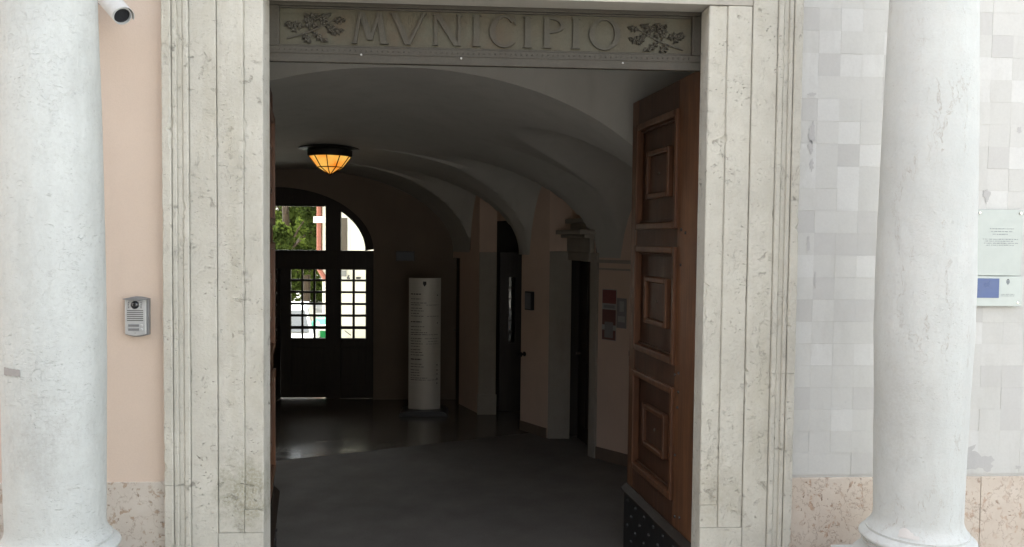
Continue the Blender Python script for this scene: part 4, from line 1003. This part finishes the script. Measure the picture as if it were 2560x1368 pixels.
# information totem
tb_ = atZ(1060, 1036); TX, TY = tb_.x, tb_.y + .05; kx = (TY - CAM_LOC.y) / FOC
tw, tz0, tz1 = .215, atY(1060, 1022, TY).z, atY(1060, 695, TY).z
to = thing('information_totem', 'tall curved steel information totem with printed directory', 'totem', (TX, TY, 0))
K = 14; bow = .075
def ty(x): return TY - bow * (1 - (x / tw) ** 2)
vs = []; fs = []
for k in range(K + 1):
    x = -tw + 2 * tw * k / K; vs += [(TX + x, ty(x), tz0), (TX + x, ty(x), tz1), (TX + x, ty(x) + .012, tz0), (TX + x, ty(x) + .012, tz1)]
for k in range(K): q = 4 * k; fs += [(q, q + 4, q + 5, q + 1), (q + 2, q + 3, q + 7, q + 6), (q + 1, q + 5, q + 7, q + 3), (q, q + 2, q + 6, q + 4)]
fs += [(0, 1, 3, 2), (4 * K, 4 * K + 2, 4 * K + 3, 4 * K + 1)]
MB().add(vs, fs).build('panel', 'brushed_steel', to, smooth=True)
MB().box(TX - .19, TX + .19, TY + .0, TY + .05, .03, tz1 - .02).build('back_frame', 'dark_plastic', to)
MB().prism([(-.33, 0), (.33, 0), (.30, .05), (.24, .065), (-.24, .065), (-.30, .05)], (TX, TY + .18, .004), UX, UZ, UNY, .40).build('foot', 'dark_plastic', to, bevel=.008)
rt2 = random.Random(4); mb = MB()
def tline(x0, x1, z, h):
    x = x0
    while x < x1 - .004:
        l = min(rt2.uniform(.02, .055), x1 - x); xs = [x + l * k / 2 for k in range(3)]
        for a, b in zip(xs, xs[1:]): mb.add([(TX + a, ty(a) - .0015, z), (TX + b, ty(b) - .0015, z), (TX + b, ty(b) - .0015, z + h), (TX + a, ty(a) - .0015, z + h)], [(0, 1, 2, 3)])
        x += l + .008
HT = tz1 - tz0
for f in (.125, .335, .62): tline(-.185, -.04, tz1 - f * HT, .014)
for f in (.16, .19, .205, .23, .25, .27, .29, .37, .395, .415, .43, .46, .48, .5, .52, .545, .565, .585, .655, .675, .7, .72, .74, .76, .775):
    tline(-.185, rt2.uniform(-.07, .05), tz1 - f * HT, .0075); 
    if rt2.random() < .5: tline(rt2.uniform(.0, .05), .185, tz1 - f * HT, .005)
o = mb.build('printed_text', 'black_print', to); o['kind'] = 'stuff'
for f in (.66, .70, .73, .765, .80, .34, .13): 
    z = tz1 - f * HT; MB().lathe([(.010, 0), (0, .001)], seg=10, axis=((TX + .168, ty(.168) - .0018, z), (-.2, -1, 0))).build('arrow_dot', 'black_print', to)
MB().prism([(-.022, .03), (.022, .03), (.024, -.005), (0, -.04), (-.024, -.005)], (TX + .0, TY - bow - .0016, tz1 - .075), UX, UZ, UNY, .0008).build('crest', 'black_print', to)

# ================================================================== COURTYARD
cb = thing('courtyard_building', 'pale plastered courtyard building with brown shutter and red downpipe', 'building', (-1, 18, 0))
YB = 18.0; bx0 = atY(806, 600, YB).x
MB().box(bx0, 14, YB, YB + 8, GZ, 9.0).build('wall', 'court_plaster', cb)
MB().box(bx0 - .35, 14.3, YB - .35, YB + 8.3, 9.001, 9.2).build('roof', 'roof_tile', cb)
def wpx(x, y, yy=YB): p = atY(x, y, yy); return p.x, p.z
a = wpx(855, 545); b = wpx(869, 640)
win = MB().box(a[0] - .05, b[0] + .05, YB - .05, YB - .001, b[1] - .06, a[1] + .06).build('window', 'gutter_white', cb)
MB().box(a[0], b[0], YB - .08, YB - .0505, b[1], a[1]).build('shutter', 'shutter_brown', win)
for k in range(10): z = b[1] + (a[1] - b[1]) * (k + .5) / 10; MB().box(a[0] + .02, b[0] - .02, YB - .095, YB - .0805, z - .02, z + .03).build('louvre', 'shutter_brown', win)
a = wpx(853, 676); b = wpx(866, 691); MB().box(a[0], b[0], YB - .15, YB - .001, b[1], a[1]).build('meter_box', 'grey_plastic', cb)
a = wpx(872, 690); MB().tube([(a[0], YB, a[1]), (a[0], YB - .25, a[1] - .05), (a[0] + .06, YB - .3, a[1] - .05)], .025, 8).build('lamp_bracket', 'dark_plastic', cb)
a = wpx(897, 694); MB().box(a[0] - .05, a[0] + .06, YB - .2, YB - .001, a[1] - .03, a[1] + .02).build('wall_vent', 'dark_plastic', cb)
a = wpx(862, 826); b = wpx(878, 838); MB().tube([(a[0], YB - .05, a[1]), (b[0], YB - .05, b[1])], .012, 6).build('hand_rail', 'dark_plastic', cb)
a = wpx(797, 500); b = wpx(799, 684)
dp = MB().tube([(bx0 - .08, YB - .06, 9.0), (bx0 - .08, YB - .06, b[1] + .12), (bx0 + .05, YB - .08, b[1] - .08), (bx0 + .10, YB - .08, b[1] - .2)], .065, 12).build('downpipe', 'copper_pipe', cb, smooth=True)
a = wpx(800, 550); MB().box(bx0 - .22, bx0 + .12, YB - .14, YB + .05, a[1] - .08, a[1] + .09).build('pipe_bracket', 'gutter_white', cb)
wg = thing('added_sun_blocker_wing', 'unseen pale wing added to keep sun out of the courtyard door', 'building', (-9, 12, 0))  # added out of view, shaped to stop sun entering through the courtyard door
MB().box(-13, -6.2, 7.95, 14.5, GZ, 14).build('wall', 'court_plaster', wg); MB().box(-13.3, -6.0, 7.95, 14.8, 14.001, 14.2).build('roof', 'roof_tile', wg)
fb = thing('far_building', 'sunlit pale building closing the courtyard behind the trees', 'building', (-14, 52, 0))
MB().box(-40, 12, 52, 60, GZ, 6).build('wall', 'court_plaster', fb); MB().box(-40.4, 12.4, 51.6, 60.4, 6.001, 6.3).build('roof', 'roof_tile', fb)

oh = thing('added_bounce_house', 'unseen pale house added across the street to bounce sunlight onto the portal', 'building', (15, -20, PAVE))  # added out of view as sunlit bounce for the facade and columns
MB().box(7, 24, -26, -17, PAVE, 10.5).build('wall', 'bounce_house_plaster', oh); MB().box(6.8, 24.3, -26.3, -16.7, 10.501, 10.8).build('roof', 'roof_tile', oh)
for k in range(5):
    for j in range(3):
        w_o = MB().box(8.4 + 3 * k, 9.5 + 3 * k, -17.02, -16.96, 1.2 + 3.1 * j, 2.9 + 3.1 * j).build('window', 'car_glass', oh)
bh = thing('added_blocker_house', 'unseen dark grey house added across the street to cut light into the passage', 'building', (-4, -20, PAVE))  # added out of view; its dark front lowers low-angle light into the passage
MB().box(-22, 6.7, -26, -16.5, PAVE, 9.5).build('wall', 'blocker_house_stone', bh); MB().box(-22.3, 6.75, -26.3, -16.2, 9.501, 9.8).build('roof', 'roof_tile', bh)
for k in range(9):
    for j in range(2): MB().box(-20.5 + 3 * k, -19.3 + 3 * k, -16.52, -16.46, 1.3 + 3.8 * j, 3.4 + 3.8 * j).build('window', 'car_glass', bh)
sh = thing('added_left_blocker', 'unseen house added on the left to dim light from that side', 'building', (-11, -10, PAVE))  # added out of view to block sky light from the left
MB().box(-16, -8, -24, -3.5, PAVE, 11).build('wall', 'upper_plaster', sh); MB().box(-16.3, -7.7, -24.3, -3.2, 11.001, 11.3).build('roof', 'roof_tile', sh)
for k in range(6):
    for j in range(3):
        MB().box(-8.04, -7.98, -22 + 3 * k, -20.9 + 3 * k, 1.2 + 3.1 * j, 2.9 + 3.1 * j).build('window', 'car_glass', sh)

def tree(label, x, y, h, cr, seed, mat, nleaf, zlow):
    rr_ = random.Random(seed); t = thing('tree', label, 'tree', (x, y, GZ), group='courtyard trees')
    tr = MB(); tr.tube([(x, y, GZ - .05), (x + .05, y, h * .25), (x - .06, y + .05, h * .5), (x, y, h * .8)], [.16, .13, .10, .03], 10)
    clumps = []
    for k in range(26):
        a = rr_.uniform(0, 6.28); el = rr_.uniform(0, 1); rad = cr * rr_.uniform(.25, .95); zz = zlow + (h - zlow) * el
        rad *= math.sin(math.pi * min(.97, .22 + .72 * el)) ** .6
        c = Vector((x + rad * math.cos(a), y + rad * math.sin(a), zz)); clumps.append((c, rr_.uniform(.35, .75) * cr * .42))
        s = Vector((x, y, max(h * .22, zz - rad * .8 - .4))); tr.tube([s, (s + c) / 2 + Vector((0, 0, .12)), c], [.05, .03, .012], 6)
    tr.build('trunk', 'bark', t, smooth=True)
    vs = []; fs = []
    for i in range(nleaf):
        c, r = rr_.choice(clumps); d = Vector((rr_.gauss(0, 1), rr_.gauss(0, 1), rr_.gauss(0, .8))); d = d.normalized() * r * rr_.random() ** .45
        p = c + d; q = Vector((rr_.gauss(0, 1), rr_.gauss(0, 1), rr_.gauss(0, 1))).normalized(); w = q.cross(Vector((rr_.gauss(0, 1), rr_.gauss(0, 1), rr_.gauss(0, 1)))).normalized()
        L = rr_.uniform(.07, .14); k = len(vs); vs += [p - q * L, p + w * L * .55, p + q * L, p - w * L * .55]; fs.append((k, k + 1, k + 2, k + 3))
    MB().add(vs, fs).build('crown', mat, t)
def txy(px_, y): return atY(px_, 700, y).x
tree('dark leafy tree high in the fanlight beyond the courtyard door', txy(715, 24), 24, 8.0, 2.7, 5, 'leaf_dark', 26000, 1.3)
tree('lighter green tree beside the red downpipe in the courtyard', txy(765, 29), 29, 6.0, 2.8, 8, 'leaf_light', 24000, -.3)
tree('pale green tree at the left edge of the courtyard view', txy(690, 35), 34, 7.0, 3.4, 15, 'leaf_light', 20000, -.1)

def car(label, x, y, rz, paint, k_):
    c = thing('parked_car', label, 'car', (x, y, GZ), rotz=rz)
    def bd(mb, nm, mt, par=c, **kw): return mb.build(nm, mt, par, world=False, **kw)
    # side profile lofted over the width: local x length (front +x), y width
    lower = [(-2.0, .28), (-2.02, .55), (-1.98, .80), (-1.88, .93), (1.05, .95), (1.75, .84), (1.98, .68), (2.02, .45), (1.98, .25)]
    vs = []; fs = []; ws = [(-.86, .94), (-.80, 1.0), (.80, 1.0), (.86, .94)]
    for w, s in ws: vs += [(px_ * (1 if s == 1 else .985), w, .25 + (z - .25) * s + (0 if s == 1 else .015)) for px_, z in lower]
    m = len(lower)
    for j in range(3):
        for i in range(m): i2 = (i + 1) % m; fs.append((j * m + i, j * m + i2, (j + 1) * m + i2, (j + 1) * m + i))
    fs += [tuple(reversed(range(m))), tuple(3 * m + i for i in range(m))]
    body = bd(MB().add(vs, fs), 'body', paint, bevel=.04, segs=3, smooth=True)
    cab = [(-1.85, .93), (-1.55, 1.38), (-1.1, 1.47), (-.2, 1.47), (.25, 1.40), (1.0, .94)]
    vs = []; fs = []; m = len(cab)
    for w in (-1, 1): vs += [(px_, w * (.80 - .17 * (z - .93) / .54), z) for px_, z in cab]
    for i in range(m - 1): fs.append((i, i + 1, m + i + 1, m + i))
    fs += [tuple(range(m)), tuple(m + i for i in reversed(range(m)))]
    bd(MB().add(vs, fs), 'cabin', paint, bevel=.03, smooth=True)
    def qd(pts, nm): bd(MB().add(pts, [(0, 1, 2, 3)]), nm, 'car_glass')
    qd([(.32, -.60, 1.385), (.32, .60, 1.385), (.97, .72, .985), (.97, -.72, .985)], 'windscreen')
    bd(MB().prism([(-.05, 0), (.05, 0), (.05, .012), (-.05, .012)], (1.3, 0, .93), (1, 0, 0), (0, 0, 1), (0, 1, 0), .01), 'bonnet_badge', 'alloy')
    for s in (-1, 1):
        yy = lambda z: s * (.812 - .17 * (z - .93) / .54)
        bd(MB().add([(-.55, yy(.99), .99), (.80, yy(.99), .99), (.22, yy(1.36), 1.36), (-.5, yy(1.40), 1.40)], [(0, 1, 2, 3)]), 'side_window', 'car_glass')
        bd(MB().add([(-1.60, yy(1.0), 1.0), (-.62, yy(.99), .99), (-.57, yy(1.40), 1.40), (-1.40, yy(1.36), 1.36)], [(0, 1, 2, 3)]), 'side_window', 'car_glass')
        bd(MB().box(1.86, 2.0, s * .72 - .12, s * .72 + .12, .58, .72), 'headlight', 'headlight', bevel=.03)
        bd(MB().box(-2.03, -1.94, s * .7 - .12, s * .7 + .12, .62, .82), 'tail_light', 'bin_red', bevel=.02)
        bd(MB().box(.62, .78, s * .98 - .09, s * .98 + .09, .98, 1.10), 'mirror', paint, bevel=.03)
        for wx in (-1.28, 1.28):
            w = bd(MB().lathe([(.20, -.10), (.29, -.10), (.31, -.06), (.31, .06), (.29, .10), (.20, .10)], seg=24, axis=((wx, s * .80, .31), (0, s, 0))), 'wheel', 'tyre', smooth=True)
            bd(MB().lathe([(.0, .07), (.05, .085), (.17, .07), (.205, .095), (.205, .0)], seg=20, axis=((wx, s * .80, .31), (0, s, 0))), 'rim', 'alloy', w, smooth=True)
    bd(MB().box(1.97, 2.03, -.35, .35, .40, .50), 'grille', 'dark_plastic', bevel=.01)
    bd(MB().box(2.0, 2.045, -.26, .26, .52, .62), 'number_plate', 'white_paint')
car('white parked car seen through the lower left panes', txy(694, 13.8), 13.8, R_(-82), 'car_white', 0)

bx_ = atY(811, 820, 16.0)
gb = thing('waste_bin', 'green wheeled waste bin in the courtyard, seen through the door panes', 'bin', (bx_.x, 16, GZ))
w_ = .24
def frus(z0, z1, a0, a1, d0, d1): return MB().add([(bx_.x + sx * (a0 if k == 0 else a1), 16 + sy * (d0 if k == 0 else d1), z) for k, z in enumerate((z0, z1)) for sx, sy in ((-1, -1), (1, -1), (1, 1), (-1, 1))],
                                                  [(0, 3, 2, 1), (4, 5, 6, 7), (0, 1, 5, 4), (1, 2, 6, 5), (2, 3, 7, 6), (3, 0, 4, 7)])
ztop_ = atY(802, 795, 16).z; zmid = atY(802, 818, 16).z
frus(GZ + .05, zmid, .19, .25, .22, .30).build('body', 'bin_green', gb, bevel=.015); frus(zmid + .002, zmid + .04, .27, .27, .32, .32).build('rim', 'bin_green', gb, bevel=.01)
MB().prism([(-.31, 0), (.31, 0), (.24, (ztop_ - zmid - .042)), (-.10, (ztop_ - zmid - .042))], (bx_.x - .26, 16, zmid + .042), (0, 1, 0), (0, 0, 1), (1, 0, 0), .52).build('lid', 'bin_lid_green', gb, bevel=.03)
for s in (-1, 1): MB().lathe([(.03, -.02), (.10, -.025), (.10, .025), (.03, .02)], seg=18, axis=((bx_.x + s * .2, 16.24, GZ + .1), (1, 0, 0))).build('wheel', 'tyre', gb)
rx = atY(788, 806, 16.6)
rb = thing('red_bin', 'small red bin standing left of the green one', 'bin', (rx.x, 16.6, GZ))
MB().lathe([(.15, .0), (.19, rx.z - GZ - .05), (.20, rx.z - GZ), (.16, rx.z - GZ + .12), (0, rx.z - GZ + .16)], (rx.x - .05, 16.6), 20, GZ).build('body', 'bin_red', rb, smooth=True)
